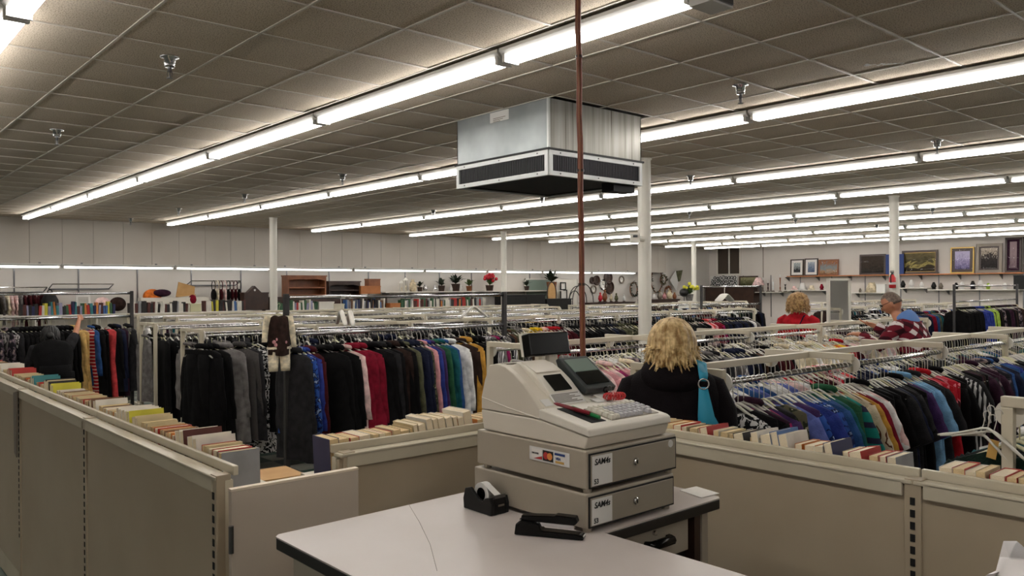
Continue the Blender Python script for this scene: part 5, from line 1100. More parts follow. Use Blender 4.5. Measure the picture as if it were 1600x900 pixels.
# --- furniture on the middle shelf line
def hutch(x0, x1, z0, z1, y0, y1, mat, label, shelfz=.35):
    t = Thing('hutch', label, 'cabinet', ((x0 + x1) / 2, y1, z0)); w = x1 - x0; h = z1 - z0
    for x in (x0, x1 - .035): t.part('side_panel', B((x, y0, z0), (x + .035, y1, z1)), mat)
    t.part('top_board', B((x0 - .02, y0 - .02, z1), (x1 + .02, y1, z1 + .03)), mat); t.part('back_board', B((x0 + .035, y1 - .015, z0), (x1 - .035, y1, z1)), mat); t.part('shelf', B((x0 + .035, y0 + .02, z0 + h * shelfz), (x1 - .035, y1 - .015, z0 + h * shelfz + .03)), mat)
    po = [(x0 + .035, z1)] + [(x0 + .035 + (w - .07) * k / 16, z1 - .10 + .035 * abs(sin(pi * 2 * k / 16)) + (.02 if 6 < k < 10 else 0)) for k in range(17)] + [(x1 - .035, z1)]
    t.part('scalloped_valance', MB().prism(po, y0, y0 + .02, 'y'), mat); t.part('plinth', B((x0, y0, z0 - .05), (x1, y1, z0)), mat); return t
a, b = at(447, 432, Y=18.95), at(507, 460, Y=18.95)
def stand(x0, x1, y0, y1, z, label, mat='wood_dark'):
    t = Thing('cabinet', label, 'cabinet', ((x0 + x1) / 2, (y0 + y1) / 2, 0)); t.part('carcass', B((x0, y0, .06), (x1, y1, z - .03)), mat); t.part('top_board', B((x0 - .02, y0 - .02, z - .03), (x1 + .02, y1 + .0, z)), mat); t.part('base', B((x0 + .03, y0 + .03, 0), (x1 - .03, y1, .06)), mat)
    n = max(1, int((x1 - x0) / .7))
    for k in range(n): d = t.part('door', B((x0 + (x1 - x0) * k / n + .01, y0 - .015, .1), (x0 + (x1 - x0) * (k + 1) / n - .01, y0, z - .06)), mat, bevel=.004); t.part('knob', MB().ball((x0 + (x1 - x0) * (k + .9) / n, y0 - .03, z * .6), .015, 8, 6), 'gold_frame', d)
    return t
stand(a.x - .5, 12.0, 18.8, 19.25, b.z - .05, 'dark wooden cabinet base under the brown hutch')
hutch(a.x, b.x, b.z, a.z, 18.85, 19.2, 'wood_brown', 'brown wooden hutch with scalloped top right of the thin column'); 
a2, b2 = at(511, 441, Y=19.0), at(560, 460, Y=19.0); hutch(a2.x, b2.x, b2.z, a2.z, 18.9, 19.2, 'wood_dark', 'dark wooden shelf with scalloped top right of the brown hutch', .3)
a3, b3 = at(561, 450, Y=18.92), at(592, 462, Y=18.92); carton('wooden_chest', ((a3.x + b3.x) / 2, 18.95, b.z), (b3.x - a3.x, .25, a3.z - b3.z + .0), 'wood_orange', 'orange-brown wooden chest right of the dark shelf', 'chest'); a4 = at(576, 439, Y=18.95)
carton('wooden_chest', (a4.x + .12, 18.95, b.z + a3.z - b3.z), (b3.x - a3.x - .25, .22, .19), 'wood_brown', 'brown wooden box stacked on the orange-brown chest', 'chest')
carton('bread_box', (at(398, 475, Y=18.9).x, 18.92, 1.275), (.62, .25, .42), 'wood_dark', 'dark wooden cabinet box left of the thin column', 'cabinet')
p = at(396, 455, Y=18.9); t = Thing('bird_house', 'small dark house-shaped ornament left of the thin column', 'ornament', (p.x, 18.9, 1.695)); t.part('roof', MB().prism([(p.x - .17, 1.70), (p.x + .17, 1.70), (p.x, 1.86)], 18.82, 18.98, 'y'), 'wood_dark'); t.part('opening', MB().lathe([(.025, -.082), (.025, -.075)], (p.x, 18.9, 1.755), 12, axis='y'), 'label_white')
# white decoration shelf
a, b = at(597, 456, Y=19.3), at(742, 456, Y=19.3); zsh = a.z
t = Thing('wall_shelf', 'white wall shelf of vases and plants right of the wooden chests', 'shelf', ((a.x + b.x) / 2, 19.3, zsh)); t.part('shelf_board', B((a.x, 19.12, zsh - .03), (b.x, YB, zsh)), 'white_paint')
for k in range(4): x = a.x + .2 + (b.x - a.x - .4) * k / 3; t.part('bracket', MB().prism([(YB, zsh - .03), (19.2, zsh - .03), (YB, zsh - .22)], x - .01, x + .01, 'x'), 'steel')
def lantern(px_, w_, h, lb):
    x = at(px_, 450, Y=19.3).x; t = Thing('lantern', lb, 'lantern', (x, 19.3, zsh), 'white lanterns'); t.part('base', B((x - w_, 19.3 - w_, zsh), (x + w_, 19.3 + w_, zsh + .02)), 'white_paint'); t.part('roof', MB().lathe([(w_ * 1.4, h - .02), (.01, h + .06)], (x, 19.3, zsh), 4), 'white_paint')
    for sx in (-1, 1):
        for sy in (-1, 1): t.part('corner_bar', B((x + sx * w_ - .006, 19.3 + sy * w_ - .006, zsh + .02), (x + sx * w_ + .006, 19.3 + sy * w_ + .006, zsh + h - .02)), 'white_paint')
    t.part('candle', MB().lathe([(.025, .02), (.025, h * .5)], (x, 19.3, zsh), 10), 'cloth_cream')
lantern(627, .06, .26, 'left smaller white lantern on the decoration shelf'); lantern(634, .07, .34, 'right taller white lantern on the decoration shelf')
VP = [(.05, 0), (.075, .05), (.08, .10), (.05, .17), (.028, .20), (.04, .23)]
for px_, s, mt, lb in ((645, 1.5, 'cloth_beige', 'large beige jug on the decoration shelf'), (664, .9, 'chrome', 'silver vase on the decoration shelf'), (680, .8, 'chrome', 'small silver ornament on the decoration shelf'), (705, .8, 'label_white', 'white square-shouldered vase on the decoration shelf'), (718, 1.0, 'label_white', 'white pitcher right on the decoration shelf')):
    x = at(px_, 450, Y=19.28).x; t = Thing('vase', lb, 'vase', (x, 19.28, zsh)); t.part('body', MB().lathe([(r_ * s, z_ * s) for r_, z_ in VP], (x, 19.28, zsh), 14), mt, smooth=True); t.part('handle', MB().torus((x + .085 * s, 19.28, zsh + .13 * s), .04 * s, .008 * s, 'y', 14, 5), mt)
def plant(px_, Y_, z, s, leaf, lb, flowers=None, n=26, pot='wood_dark'):
    x = at(px_, 450, Y=Y_).x; t = Thing('potted_plant', lb, 'plant', (x, Y_, z)); rr = random.Random(px_)
    t.part('pot', MB().lathe([(.06 * s, 0), (.08 * s, .12 * s), (.085 * s, .13 * s)], (x, Y_, z), 12), pot); mb = MB(); fl = MB()
    for k in range(n):
        a = rr.uniform(0, 6.28); e = rr.uniform(.55, 1.4); L = s * rr.uniform(.12, .26); d = Vector((cos(a) * cos(e), sin(a) * cos(e), sin(e))); c = Vector((x, Y_, z + .13 * s)); m_ = c + d * L * .6; tp = c + d * L - Vector((0, 0, .05 * s)); sd = d.cross(Vector((0, 0, 1))).normalized() * .035 * s
        mb.add([c, m_ + sd, tp, m_ - sd, m_ + Vector((0, 0, .01))], [(0, 1, 4), (1, 2, 4), (2, 3, 4), (3, 0, 4)])
        if flowers and k % 2: fl.ball(m_ + d * .06 * s, .035 * s, 7, 5)
    t.part('leaves', mb, leaf); t.part('stem', MB().tube([(x, Y_, z + .1 * s), (x, Y_, z + .3 * s)], .008 * s, 5), 'wood_dark')
    if flowers: t.part('flowers', fl, flowers, smooth=True)
    return t
plant(656, 19.28, zsh, 1.0, 'leaf_dark', 'small dark plant beside the beige jug'); plant(690, 19.3, zsh, 1.3, 'leaf_dark', 'round dark wreath-like plant on the decoration shelf'); plant(712, 19.22, zsh, 1.7, 'leaf_dark', 'tall dark plant at the right of the decoration shelf'); plant(733, 19.28, zsh, 1.2, 'leaf_green', 'potted plant in brown basket at the shelf end', None, 20, 'wood_brown')
plant(862, 19.2, at(862, 454, Y=19.2).z, 2.2, 'leaf_dark', 'tall twig plant in basket left of the pale green screen', None, 30, 'wood_brown'); plant(765, 19.2, at(765, 456, Y=19.2).z, 1.6, 'leaf_green', 'red poinsettia plant left of the slim column', 'flower_red', 24); plant(823, 19.2, at(823, 454, Y=19.2).z, 1.1, 'leaf_dark', 'small fern right of the tall twig plant')
x0_, x1_ = at(783, 456, Y=19.2).x, at(838, 454, Y=19.2).x; t = Thing('wall_shelf', 'short white wall shelf of plants beside the slim column', 'shelf', ((x0_ + x1_) / 2, 19.3, at(810, 454, Y=19.2).z)); t.part('shelf_board', B((at(752, 456, Y=19.2).x, 19.05, at(810, 454, Y=19.2).z - .03), (at(875, 456, Y=19.2).x, YB, at(810, 454, Y=19.2).z)), 'white_paint'); t.part('bracket', B((x0_, 19.3, at(810, 454, Y=19.2).z - .2), (x0_ + .02, YB, at(810, 454, Y=19.2).z - .03)), 'steel')
# black dresser and sofa line
a, b = at(790, 461, Y=17.9), at(852, 478, Y=17.9); stand(a.x, b.x, 17.9, 18.4, a.z, 'long black dresser in front of the pale green screen', 'black_matte'); a5, b5 = at(854, 467, Y=17.9), at(893, 478, Y=17.9); stand(a5.x, b5.x, 17.9, 18.4, a5.z, 'lower black dresser left of the wire arches', 'black_matte')
p, q = at(822, 437, Y=19.5), at(862, 462, Y=19.5); t = Thing('room_screen', 'pale green flat screen panel leaning against the back wall', 'screen', ((p.x + q.x) / 2, 19.5, 0)); t.part('panel', B((p.x, 19.52, .05), (q.x, 19.55, p.z)), 'lcd_green'); t.part('frame', MB().box((p.x - .03, 19.5, .05), (p.x, 19.56, p.z + .03)).box((q.x, 19.5, .05), (q.x + .03, 19.56, p.z + .03)).box((p.x - .03, 19.5, p.z), (q.x + .03, 19.56, p.z + .03)), 'white_paint')
M['lcd_green'].node_tree.nodes['Principled BSDF'].inputs['Roughness'].default_value = .4
# wire arches (trellis)
t = Thing('wire_trellis', 'black wire arch trellis standing before the white door', 'trellis', (at(903, 480, Y=18.6).x, 18.6, 0)); cx = t.loc.x
for k, (w_, h, dx) in enumerate(((.42, .52, 0), (.26, .36, -.1), (.5, .6, .35))):
    t.part('arch_wire', MB().tube([(cx + dx - w_, 18.6 + .05 * k, 0), (cx + dx - w_, 18.6 + .05 * k, 1.3)] + [(cx + dx - w_ * cos(pi * j / 12), 18.6 + .05 * k, 1.3 + h * sin(pi * j / 12)) for j in range(13)] + [(cx + dx + w_, 18.6 + .05 * k, 0)], .014, 6), 'black_matte')
p = at(862, 452, Y=18.7); t = Thing('wicker_chair', 'woven tan chair back beside the black dresser', 'chair', (p.x, 18.7, 0)); t.part('backrest', MB().ball((p.x, 18.7, 1.55), 1, 14, 10, (.18, .05, .38)), 'cardboard', smooth=True); t.part('back_frame', MB().torus((p.x, 18.7, 1.55), .2, .02, 'y', 22, 6, 2.0), 'wood_dark'); t.part('seat', B((p.x - .25, 18.3, 1.0), (p.x + .25, 18.75, 1.05)), 'cardboard')
for sx in (-1, 1):
    for yy in (18.33, 18.72): t.part('leg', B((p.x + sx * .22 - .02, yy - .02, 0), (p.x + sx * .22 + .02, yy + .02, 1.0)), 'wood_dark')
for px_, py_, s, lb in ((880, 447, .13, 'upper small square frame on the white door'), (881, 460, .16, 'lower small square frame before the white door')):
    p = at(px_, py_, Y=19.45); t = Thing('picture_frame', lb, 'frame', (p.x, 19.45, p.z - s)); t.part('moulding', MB().box((p.x - s, 19.44, p.z - s), (p.x + s, 19.47, p.z - s + .03)).box((p.x - s, 19.44, p.z + s - .03), (p.x + s, 19.47, p.z + s)).box((p.x - s, 19.44, p.z - s), (p.x - s + .03, 19.47, p.z + s)).box((p.x + s - .03, 19.44, p.z - s), (p.x + s, 19.47, p.z + s)), 'black_matte'); t.part('print', B((p.x - s + .03, 19.46, p.z - s + .03), (p.x + s - .03, 19.465, p.z + s - .03)), 'mat_white')
# wall clocks and plates
for k, (px_, py_, R_, mt, lb) in enumerate(((926, 438, .10, 'wood_dark', 'narrow dark ornament at the left of the wall clocks'), (933, 438, .15, 'wood_dark', 'dark carved clock among the wall clocks'), (951, 434, .2, 'wood_dark', 'upper round brown wall clock'), (943, 445, .17, 'chrome', 'round silver-rimmed plate between the brown clocks'), (953, 449, .22, 'wood_dark', 'lower round brown wall clock'), (928, 452, .13, 'silver_frame', 'small grey wreath below the wall clocks'), (972, 437, .12, 'silver_frame', 'small cuckoo clock left of the round column'))):
    p = at(px_, py_, Y=19.55); t = Thing('wall_clock', lb, 'clock', (p.x, YB, p.z - R_)); t.part('rim', MB().torus((p.x, YB - .03, p.z), R_, .03, 'y', 22, 6), mt); t.part('face', MB().lathe([(R_, 0), (R_, -.015)], (p.x, YB, p.z), 22, axis='y'), 'mat_white' if k in (3, 5, 6) else 'wood_dark'); t.part('hands', MB().box((p.x - .006, YB - .022, p.z), (p.x + .006, YB - .016, p.z + R_ * .6)).box((p.x, YB - .022, p.z - .006), (p.x + R_ * .45, YB - .016, p.z + .006)), 'black_matte')
# side table with ornaments below the clocks
a, b = at(922, 473, Y=18.4), at(992, 478, Y=18.4); stand(a.x, b.x, 18.4, 18.9, a.z, 'dark wooden sideboard below the wall clocks', 'wood_dark')
for k, (px_, mt, s) in enumerate(((938, 'flower_red', 1.1), (945, 'wood_brown', 1.4), (955, 'cloth_beige', .9), (963, 'cloth_olive', 1.0), (975, 'label_white', .8))):
    x = at(px_, 465, Y=18.6).x; lathe_thing('figurine', '%s figurine from left on the dark sideboard' % ORD[k], 'figurine', (x, 18.6, a.z), [('base', [(.06 * s, 0), (.06 * s, .03)], 'wood_dark'), ('body', [(.03 * s, .03), (.07 * s, .10 * s), (.05 * s, .2 * s), (.02 * s, .24 * s)], mt), ('head', [(.01, .23 * s), (.035 * s, .27 * s), (.01, .31 * s)], mt)], 'figurines on the sideboard')
# wreaths and flower display right of the column
def wreath(px_, py_, R_, lb, sz=1, Y_=19.5, mt='leaf_dark'):
    p = at(px_, py_, Y=Y_); t = Thing('wreath', lb, 'wreath', (p.x, Y_, p.z - R_ * sz)); rr = random.Random(px_); mb = MB()
    t.part('ring', MB().torus((p.x, Y_, p.z), R_, .02, 'y', 20, 5, sz), 'wood_brown')
    for k in range(90):
        a = rr.uniform(0, 6.28); c = Vector((p.x + R_ * cos(a), Y_ - .02, p.z + R_ * sz * sin(a))); d = Vector((rr.gauss(0, 1), rr.uniform(-1, .1), rr.gauss(0, 1))).normalized() * .09; sd = d.orthogonal().normalized() * .03; mb.add([c, c + d * .5 + sd, c + d, c + d * .5 - sd, c + d * .5 + Vector((0, -.01, 0))], [(0, 1, 4), (1, 2, 4), (2, 3, 4), (3, 0, 4)])
    t.part('leaves', mb, mt)
wreath(1026, 438, .33, 'tall dark leaf garland right of the round column', 1.4, 19.49); wreath(1036, 437, .17, 'round pale wreath with ring on the corner wall', 1, 19.4, 'cloth_olive printed'); wreath(990, 452, .2, 'dark leaf wreath left of the round column', 1.3, 19.49); wreath(1043, 455, .17, 'brown twig wreath above the flower table', 1, 19.49, 'wood_brown')
a, b = at(1014, 468, Y=18.2), at(1062, 474, Y=18.2); stand(a.x, b.x, 18.2, 18.7, a.z, 'dark brown sideboard right of the round column', 'wood_dark')
for k, px_ in enumerate((1022, 1031, 1038, 1046, 1054)):
    x = at(px_, 462, Y=18.4).x; s = (.9, 1.2, 1.0, 1.4, 1.0)[k]; t = Thing('vase', '%s ornament from left on the sideboard right of the column' % ORD[k], 'vase', (x, 18.4, a.z), 'ornaments right of the column'); t.part('body', MB().lathe([(r_ * s, z_ * s) for r_, z_ in VP], (x, 18.4, a.z), 12), ['label_white', 'silver_frame', 'cloth_pink', 'cloth_beige', 'wood_brown'][k], smooth=True); t.part('rim', MB().torus((x, 18.4, a.z + .23 * s), .04 * s, .006, 'z', 12, 4), 'gold_frame')
plant(1077, 14.5, at(1077, 470, Y=14.5).z, 1.5, 'leaf_green', 'yellow flower bunch above the far racks', 'flower_yellow', 26, 'cloth_grey')
p = at(1069, 457, Y=14.6); t = Thing('hat', 'round black hat in place of a dark head beside the yellow flowers', 'hat', (p.x, 14.6, 0)); t.part('crown', MB().ball(p, 1, 14, 10, (.14, .14, .13)), 'hair_black', smooth=True); t.part('brim', MB().lathe([(.19, -.09), (.19, -.08)], p, 16), 'hair_black'); t.part('stand', MB().tube([(p.x, 14.6, 0), (p.x, 14.6, p.z - .08)], .015, 8), 'steel'); t.part('stand_base', MB().lathe([(.16, 0), (.16, .02)], (p.x, 14.6, 0), 14), 'steel')  # made-up hat and stand in place of a dark-haired head
q = at(1077, 470, Y=14.5); stand(q.x - .2, q.x + .2, 14.4, 14.75, q.z, 'narrow white pedestal under the yellow flowers', 'white_paint')
# tilted white lamp shade / umbrella shapes on the corner wall
p = at(1062, 434, Y=19.3); t = Thing('wall_hanging', 'green and white folded cloth kite hung in the back corner', 'wall hanging', (p.x, 19.4, p.z - .4)); t.part('white_panel', MB().prism([(p.x - .45, p.z - .1), (p.x - .1, p.z + .25), (p.x + .25, p.z + .3), (p.x - .05, p.z - .5)], 19.42, 19.45, 'y'), 'label_white'); t.part('green_panel', MB().prism([(p.x - .08, p.z + .27), (p.x + .3, p.z + .3), (p.x + .15, p.z - .12), (p.x + .05, p.z - .15)], 19.38, 19.415, 'y'), 'cloth_olive')
# spot lamp and sign on the far column
p = at(1094, 421, X=27.9); t = Thing('emergency_light', 'small black and white emergency lamp on the back corner wall', 'emergency light', (27.9, p.y, p.z)); t.part('box', MB().box((27.88, p.y - .2, p.z - .16), (28, p.y + .16, p.z + .16)), 'white_paint'); t.part('lamp_head', MB().ball((27.8, p.y, p.z + .02), .14, 12, 8), 'black_matte', smooth=True); t.part('lens', MB().lathe([(.09, -.16), (.09, -.13)], (27.8, p.y + .0, p.z + .02), 14, axis='x'), 'mat_white')
# ================================================================== RIGHT WALL
ZP = at(1320, 430, X=27.85).z
t = Thing('wall_shelf', 'long wooden shelf carrying framed pictures along the right wall', 'shelf', (27.8, 12, ZP)); t.part('shelf_board', B((27.62, 6.0, ZP - .035), (XR, at(1233, 430, X=27.8).y, ZP)), 'wood_orange')
for k in range(9): yy = 6.4 + 1.2 * k; t.part('bracket', MB().prism([(XR, ZP - .035), (27.68, ZP - .035), (XR, ZP - .2)], yy, yy + .02, 'y'), 'steel')
def art(name, stops, scale, dist=2):
    m, nt, b = base(name, stops[0][1], .35); v = coords(nt, 'Generated', (1, 1, 1)); n = N(nt, 'ShaderNodeTexNoise', Scale=scale, Detail=5, Distortion=dist); nt.links.new(v, n.inputs['Vector']); sp = N(nt, 'ShaderNodeSeparateXYZ'); nt.links.new(v, sp.inputs[0])
    ad = N(nt, 'ShaderNodeMath', operation='MULTIPLY_ADD'); ad.inputs[1].default_value = .7; nt.links.new(sp.outputs['Z'], ad.inputs[0]); nt.links.new(n.outputs['Fac'], ad.inputs[2]); hf = N(nt, 'ShaderNodeMath', operation='MULTIPLY'); hf.inputs[1].default_value = .62; nt.links.new(ad.outputs[0], hf.inputs[0])
    nt.links.new(ramp(nt, hf.outputs[0], stops), b.inputs['Base Color']); b.inputs['Specular IOR Level'].default_value = .1
art('art_bird', [(.3, (60, 60, 62)), (.45, (40, 42, 44)), (.6, (160, 166, 168))], 4); art('art_sea', [(.3, (70, 84, 110)), (.5, (104, 118, 140)), (.7, (160, 168, 178))], 3); art('art_autumn', [(.25, (90, 62, 44)), (.4, (168, 132, 100)), (.52, (120, 140, 146)), (.7, (150, 96, 60))], 4); art('art_dark', [(.3, (30, 24, 19)), (.6, (58, 46, 36))], 4)
art('art_lake', [(.25, (30, 22, 14)), (.44, (56, 46, 28)), (.5, (160, 146, 84)), (.55, (66, 58, 34)), (.75, (110, 100, 66))], 2.5, 1); art('art_violet', [(.3, (64, 58, 96)), (.5, (150, 140, 180)), (.65, (188, 180, 208))], 5); art('art_flowers', [(.35, (34, 28, 26)), (.58, (48, 40, 38)), (.66, (180, 166, 150))], 6); art('art_map', [(.3, (96, 78, 84)), (.6, (150, 128, 132))], 6); art('art_green', [(.3, (50, 54, 38)), (.5, (96, 96, 66)), (.7, (150, 146, 112))], 4)
def picture(x0p, y0p, x1p, y1p, fm, matm, artm, lb, fw=.05, mw=.08, X_=27.9, lean=.05, zb_=None):
    a, b = at(x0p, (y0p + y1p) / 2, X=X_), at(x1p, (y0p + y1p) / 2, X=X_); yl, yr = a.y, b.y; h = at((x0p + x1p) / 2, y0p, X=X_).z - at((x0p + x1p) / 2, y1p, X=X_).z; z0 = ZP + .001 if zb_ is None else zb_
    t = Thing('framed_picture', lb, 'picture', (X_, (yl + yr) / 2, z0), 'framed pictures'); t.o.rotation_euler = (0, RAD(3), 0)
    def bx(u0, u1, v0, v1, d): return ((X_ - d, yr + u0, z0 + v0), (X_ + .012, yr + u1, z0 + v1))
    w_ = yl - yr; f = MB()
    for q in ((0, w_, 0, fw), (0, w_, h - fw, h), (0, fw, fw, h - fw), (w_ - fw, w_, fw, h - fw)): f.box(*bx(*q, .03))
    t.part('moulding', f, fm, bevel=.004)
    if matm: t.part('mount', B(*bx(fw, w_ - fw, fw, h - fw, .006)), matm)
    g = fw + (mw if matm else 0); t.part('picture_print', B(*bx(g, w_ - g, g, h - g, .009)), artm); t.part('glazing', B(*bx(fw, w_ - fw, fw, h - fw, .014)), 'glass_sheet'); return t
m_, nt_, b_ = base('glass_sheet', (255, 255, 255), .03); b_.inputs['Transmission Weight'].default_value = 1; b_.inputs['IOR'].default_value = 1.3; b_.inputs['Alpha'].default_value = .13
picture(1235, 404, 1255.5, 430, 'wood_dark', 'mat_white', 'art_bird', 'dark framed bird print with white mount, leftmost on the picture shelf', .04, .09); picture(1257, 403, 1278, 430, 'wood_dark', 'mat_white', 'art_sea', 'dark framed blue seascape print with white mount', .04, .09); picture(1279, 405, 1310, 430, 'wood_brown', None, 'art_autumn', 'brown framed autumn river landscape right of the seascape', .05)
picture(1343, 397, 1384, 429, 'wood_dark', None, 'art_dark', 'dark brown framed picture left of the fire extinguisher column', .06); picture(1409, 391, 1465, 428, 'wood_dark', 'gold_frame', 'art_lake', 'wide dark framed lake landscape right of the column', .07, .015); picture(1485, 387, 1522, 428, 'gold_frame', 'wood_dark', 'art_violet', 'gold framed violet picture with dark mount', .04, .09)
picture(1525, 382, 1566, 428, 'silver_frame', 'wood_dark', 'art_flowers', 'grey-brown framed white flower picture on the shelf', .09, .05); picture(1570, 373, 1596, 428, 'wood_dark', 'cloth_plum', 'art_map', 'tall dark framed picture at the right end of the shelf', .06, .07); picture(1598, 372, 1625, 428, 'wood_dark', 'cloth_plum', 'art_map', 'tall dark framed picture cut by the photo edge', .06, .07)
p = at(1391, 412, X=27.8); solo('blue_panel', B((27.80, at(1412, 412, X=27.8).y, ZP + .001), (27.84, at(1384, 412, X=27.8).y, ZP + .68)), 'card_blue', 'tall blue board standing behind the extinguisher column', 'board'); M['card_blue'].node_tree.nodes['Principled BSDF'].inputs['Base Color'].default_value = col(34, 60, 120)
# lower wall shelves with lamp shades and ornaments
def wshelf(x0p, x1p, yp, X_, lb):
    z = at((x0p + x1p) / 2, yp, X=X_).z; y1_, y0_ = at(x0p, yp, X=X_).y, at(x1p, yp, X=X_).y; t = Thing('wall_shelf', lb, 'shelf', (X_ + .1, (y0_ + y1_) / 2, z)); t.part('shelf_board', B((X_ - .15, y0_, z - .03), (XR, y1_, z)), 'white_paint')
    for f in (.15, .85): yy = y0_ + (y1_ - y0_) * f; t.part('bracket', MB().prism([(XR, z - .03), (X_, z - .03), (XR, z - .18)], yy, yy + .02, 'y'), 'steel')
    return z
z1 = wshelf(1225, 1295, 453, 27.7, 'white wall shelf of lampshades left of the mirror'); z2 = wshelf(1328, 1388, 457, 27.7, 'white wall shelf with a beige lampshade right of the mirror'); z3 = wshelf(1404, 1450, 449.5, 27.7, 'white wall shelf of small ornaments right of the extinguisher'); z4 = wshelf(1452, 1640, 452, 27.7, 'long white wall shelf of small gadgets at far right'); z5 = wshelf(1183, 1224, 456, 27.7, 'white wall shelf of candlesticks left of the red woman')
def shade(px_, z, r1, r2, h, mt, lb):
    y = at(px_, 450, X=27.7).y; t = Thing('lamp_shade', lb, 'lampshade', (27.7, y, z)); t.part('shade', MB().lathe([(r1, 0), (r2, h), (r2 - .01, h), (r1 - .01, .01)], (27.7, y, z), 18), mt, smooth=True); t.part('ring', MB().torus((27.7, y, z + .008), r1, .008, 'z', 18, 5), mt); t.part('top_ring', MB().torus((27.7, y, z + h), r2, .006, 'z', 18, 5), mt)
shade(1254, z1, .16, .07, .26, 'label_white', 'white cone lampshade on the shelf left of the mirror'); shade(1268, z1, .12, .06, .16, 'cloth_cream', 'small cream lampshade beside the white cone lampshade'); shade(1241, z1, .12, .05, .14, 'cloth_pale pink', 'small pinkish lampshade at the left shelf end'); shade(1362, z2, .22, .10, .34, 'cloth_beige', 'large beige lampshade right of the mirror')
for k, (px_, z, s, mt) in enumerate(((1285, z1, .9, 'cloth_crimson'), (1345, z2, .6, 'silver_frame'), (1412, z3, 1.0, 'black_matte'), (1425, z3, 1.1, 'label_white'), (1441, z3, .8, 'label_white'), (1460, z4, 1.0, 'black_matte'), (1471, z4, .9, 'silver_frame'), (1495, z4, .9, 'black_matte'), (1504, z4, 1.0, 'label_white'), (1521, z4, 1.1, 'black_matte'), (1533, z4, 1.2, 'label_white'), (1545, z4, .8, 'cloth_lime'), (1571, z4, .8, 'label_white'))):
    y = at(px_, 450, X=27.7).y; t = Thing('ornament', '%s small ornament from left on the right wall shelves' % ordn(k), 'ornament', (27.65, y, z), 'ornaments on the right wall shelves'); t.part('base', MB().lathe([(.07 * s, 0), (.07 * s, .03)], (27.65, y, z), 10), mt); t.part('body', MB().lathe([(.05 * s, .03), (.085 * s, .10 * s), (.05 * s, .19 * s), (.03 * s, .24 * s)], (27.65, y, z), 12), mt, smooth=True)
carton('small_box', (27.65, at(1377, 450, X=27.65).y, z2), (.12, .3, .28), 'label_white', 'white carton right of the beige lampshade'); carton('speaker_box', (27.6, at(1594, 450, X=27.6).y, z4), (.2, .3, .42), 'black_matte', 'black speaker box at the right photo edge', 'speaker')
for k, (px_, h, w_) in enumerate(((1192, .55, 1), (1200, .45, 1.3), (1208, .5, 1), (1219, .65, 1), (1227, .4, 1.2))):
    y = at(px_, 450, X=27.65).y; lathe_thing('candlestick', '%s candlestick from left on the shelf by the red woman' % ORD[k], 'candlestick', (27.65, y, z5), [('base', [(.07 * w_, 0), (.06, .03), (.015, .05)], 'silver_frame'), ('stem', [(.015, .05), (.03, .15), (.014, .2), (.025, h - .15), (.04 * w_, h - .12)], ['silver_frame', 'wood_dark', 'glass_clear', 'wood_brown', 'black_matte'][k]), ('candle', [(.015, h - .12), (.015, h)], 'label_white')], 'candlesticks')
# table lamp, scroll art, green painting in front of window wall
p = at(1185, 448, X=27.4); t = Thing('table_lamp', 'table lamp with pinkish pleated shade left of the candlesticks', 'lamp', (27.4, p.y, z5)); t.part('base', MB().lathe([(.1, 0), (.03, .06), (.05, .15), (.02, .28)], (27.4, p.y, z5), 14), 'wood_dark', smooth=True); t.part('shade', MB().lathe([(.24, .25), (.09, .55)], (27.4, p.y, z5), 18), 'cloth_pale pink', smooth=True)
zq = at(1130, 449, X=27.5).z
t = Thing('display_counter', 'low dark counter below the black scroll art', 'counter', (27.6, 17.5, 0)); t.part('carcass', B((27.45, 17.2, 0), (XR - .02, 19.4, zq - .04)), 'wood_dark'); t.part('counter_top', B((27.42, 17.15, zq - .04), (XR - .02, 19.45, zq)), 'wood_dark')
a, b = at(1110, 432, X=27.9), at(1152, 432, X=27.9); h = at(1130, 431, X=27.9).z - zq
t = Thing('scroll_panel', 'white panel with black scrollwork leaning under the brown window', 'wall art', (27.9, (a.y + b.y) / 2, zq)); t.part('board', B((27.9, b.y, zq + .001), (27.93, a.y, zq + h)), 'label_white'); mb = MB(); rr = random.Random(2)
for k in range(26):
    cy = b.y + (a.y - b.y) * (.08 + .84 * (k % 9) / 8); cz = zq + h * (.2 + .3 * (k // 9)); R_ = rr.uniform(.05, .10); ph = rr.uniform(0, 6.28); mb.tube([(27.885, cy + R_ * (1 - j / 16) * cos(ph + j * .6), cz + R_ * (1 - j / 16) * sin(ph + j * .6)) for j in range(12)], .016, 5)
t.part('scrollwork', mb, 'black_matte')
picture(1155, 431, 1184, 448.5, 'wood_dark', None, 'art_green', 'dark framed green landscape beside the black scroll art', .05, 0, 27.88, .05, zq + .001)
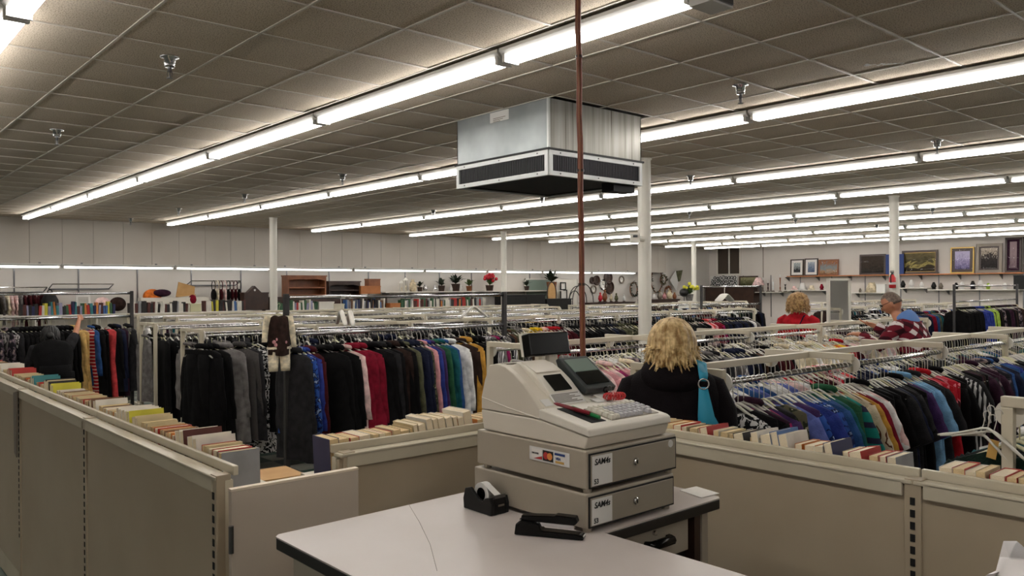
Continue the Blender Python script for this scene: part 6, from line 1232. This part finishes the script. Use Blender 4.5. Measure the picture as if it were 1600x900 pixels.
# mirror
a, b = at(1292, 436, Y=6.05), at(1328, 436, Y=6.05)
pa, pb = a.x, b.x; zt_, zb_ = at(1310, 435, Y=6.05).z, .25
t = Thing('standing_mirror', 'tall white framed standing mirror between the red woman and the man', 'mirror', ((pa + pb) / 2, 6.0, 0)); cx = (pa + pb) / 2; wv = .21; cy = 5.25; cx = cx * cy / 6.05; 
t.o.location = (cx, cy, 0); t.loc = Vector((cx, cy, 0)); t.o.rotation_euler = (0, 0, RAD(-18))
zt_ = at(1310, 435, Y=cy).z; wv = (pb - pa) * cy / 6.05 / 2 * .62
t.part('frame', MB().box((cx - wv, cy - .02, .08), (cx - wv + .03, cy + .02, zt_)).box((cx + wv - .03, cy - .02, .08), (cx + wv, cy + .02, zt_)).box((cx - wv, cy - .02, zt_ - .03), (cx + wv, cy + .02, zt_)).box((cx - wv, cy - .02, .08), (cx + wv, cy + .02, .12)), 'white_paint'); t.part('mirror_glass', B((cx - wv + .03, cy - .008, .12), (cx + wv - .03, cy + .004, zt_ - .03)), 'mirror'); t.part('mirror_back', B((cx - wv + .01, cy + .006, .1), (cx + wv - .01, cy + .018, zt_ - .02)), 'wood_dark')
for sx in (-1, 1): t.part('foot', B((cx + sx * wv - .02, cy - .2, 0), (cx + sx * wv + .02, cy + .2, .08)), 'white_paint')
# fire extinguisher on its column, thermostat
cx, cy = 13.98, 6.05; d = Vector((-cx, -cy, 0)).normalized(); p = at(1394, 440, Y=cy)
ex, ey, ez = cx + d.x * .14, cy + d.y * .14 + .03, p.z
t = Thing('fire_extinguisher', 'small red fire extinguisher hung on the right column', 'fire extinguisher', (ex, ey, ez - .12)); t.part('cylinder', MB().lathe([(.045, -.11), (.055, -.10), (.055, .06), (.03, .10), (.018, .12)], (ex, ey, ez), 16), 'fire_red', smooth=True); t.part('label', MB().lathe([(.056, -.05), (.056, -.01)], (ex, ey, ez), 16), 'label_white'); t.part('valve', MB().lathe([(.02, .12), (.02, .15)], (ex, ey, ez), 10), 'steel'); t.part('handle', MB().box((ex - .06, ey - .012, ez + .15), (ex + .03, ey + .012, ez + .165)).box((ex - .06, ey - .012, ez + .175), (ex + .03, ey + .012, ez + .185)), 'black_matte'); t.part('hose', MB().tube([(ex - .02, ey, ez + .14), (ex - .07, ey, ez + .10), (ex - .065, ey, ez - .02)], .009, 6), 'black_matte')
cx, cy = 7.52, 6.17; p = at(992, 372, Y=cy - .1)
t = Thing('thermostat', 'white thermostat box on the round column', 'thermostat', (p.x, cy - .1, p.z - .06)); t.part('housing', MB().obox((p.x, cy - .1, p.z), (.11, .05, .11), (0, 0, RAD(-40))), 'white_paint', bevel=.004); t.part('screen', MB().obox((p.x - .018, cy - .122, p.z + .02), (.05, .01, .025), (0, 0, RAD(-40))), 'lcd_dark'); t.part('mount', MB().tube([(p.x, cy - .09, p.z), (cx - .06, cy - .03, p.z)], .03, 8), 'white_paint')
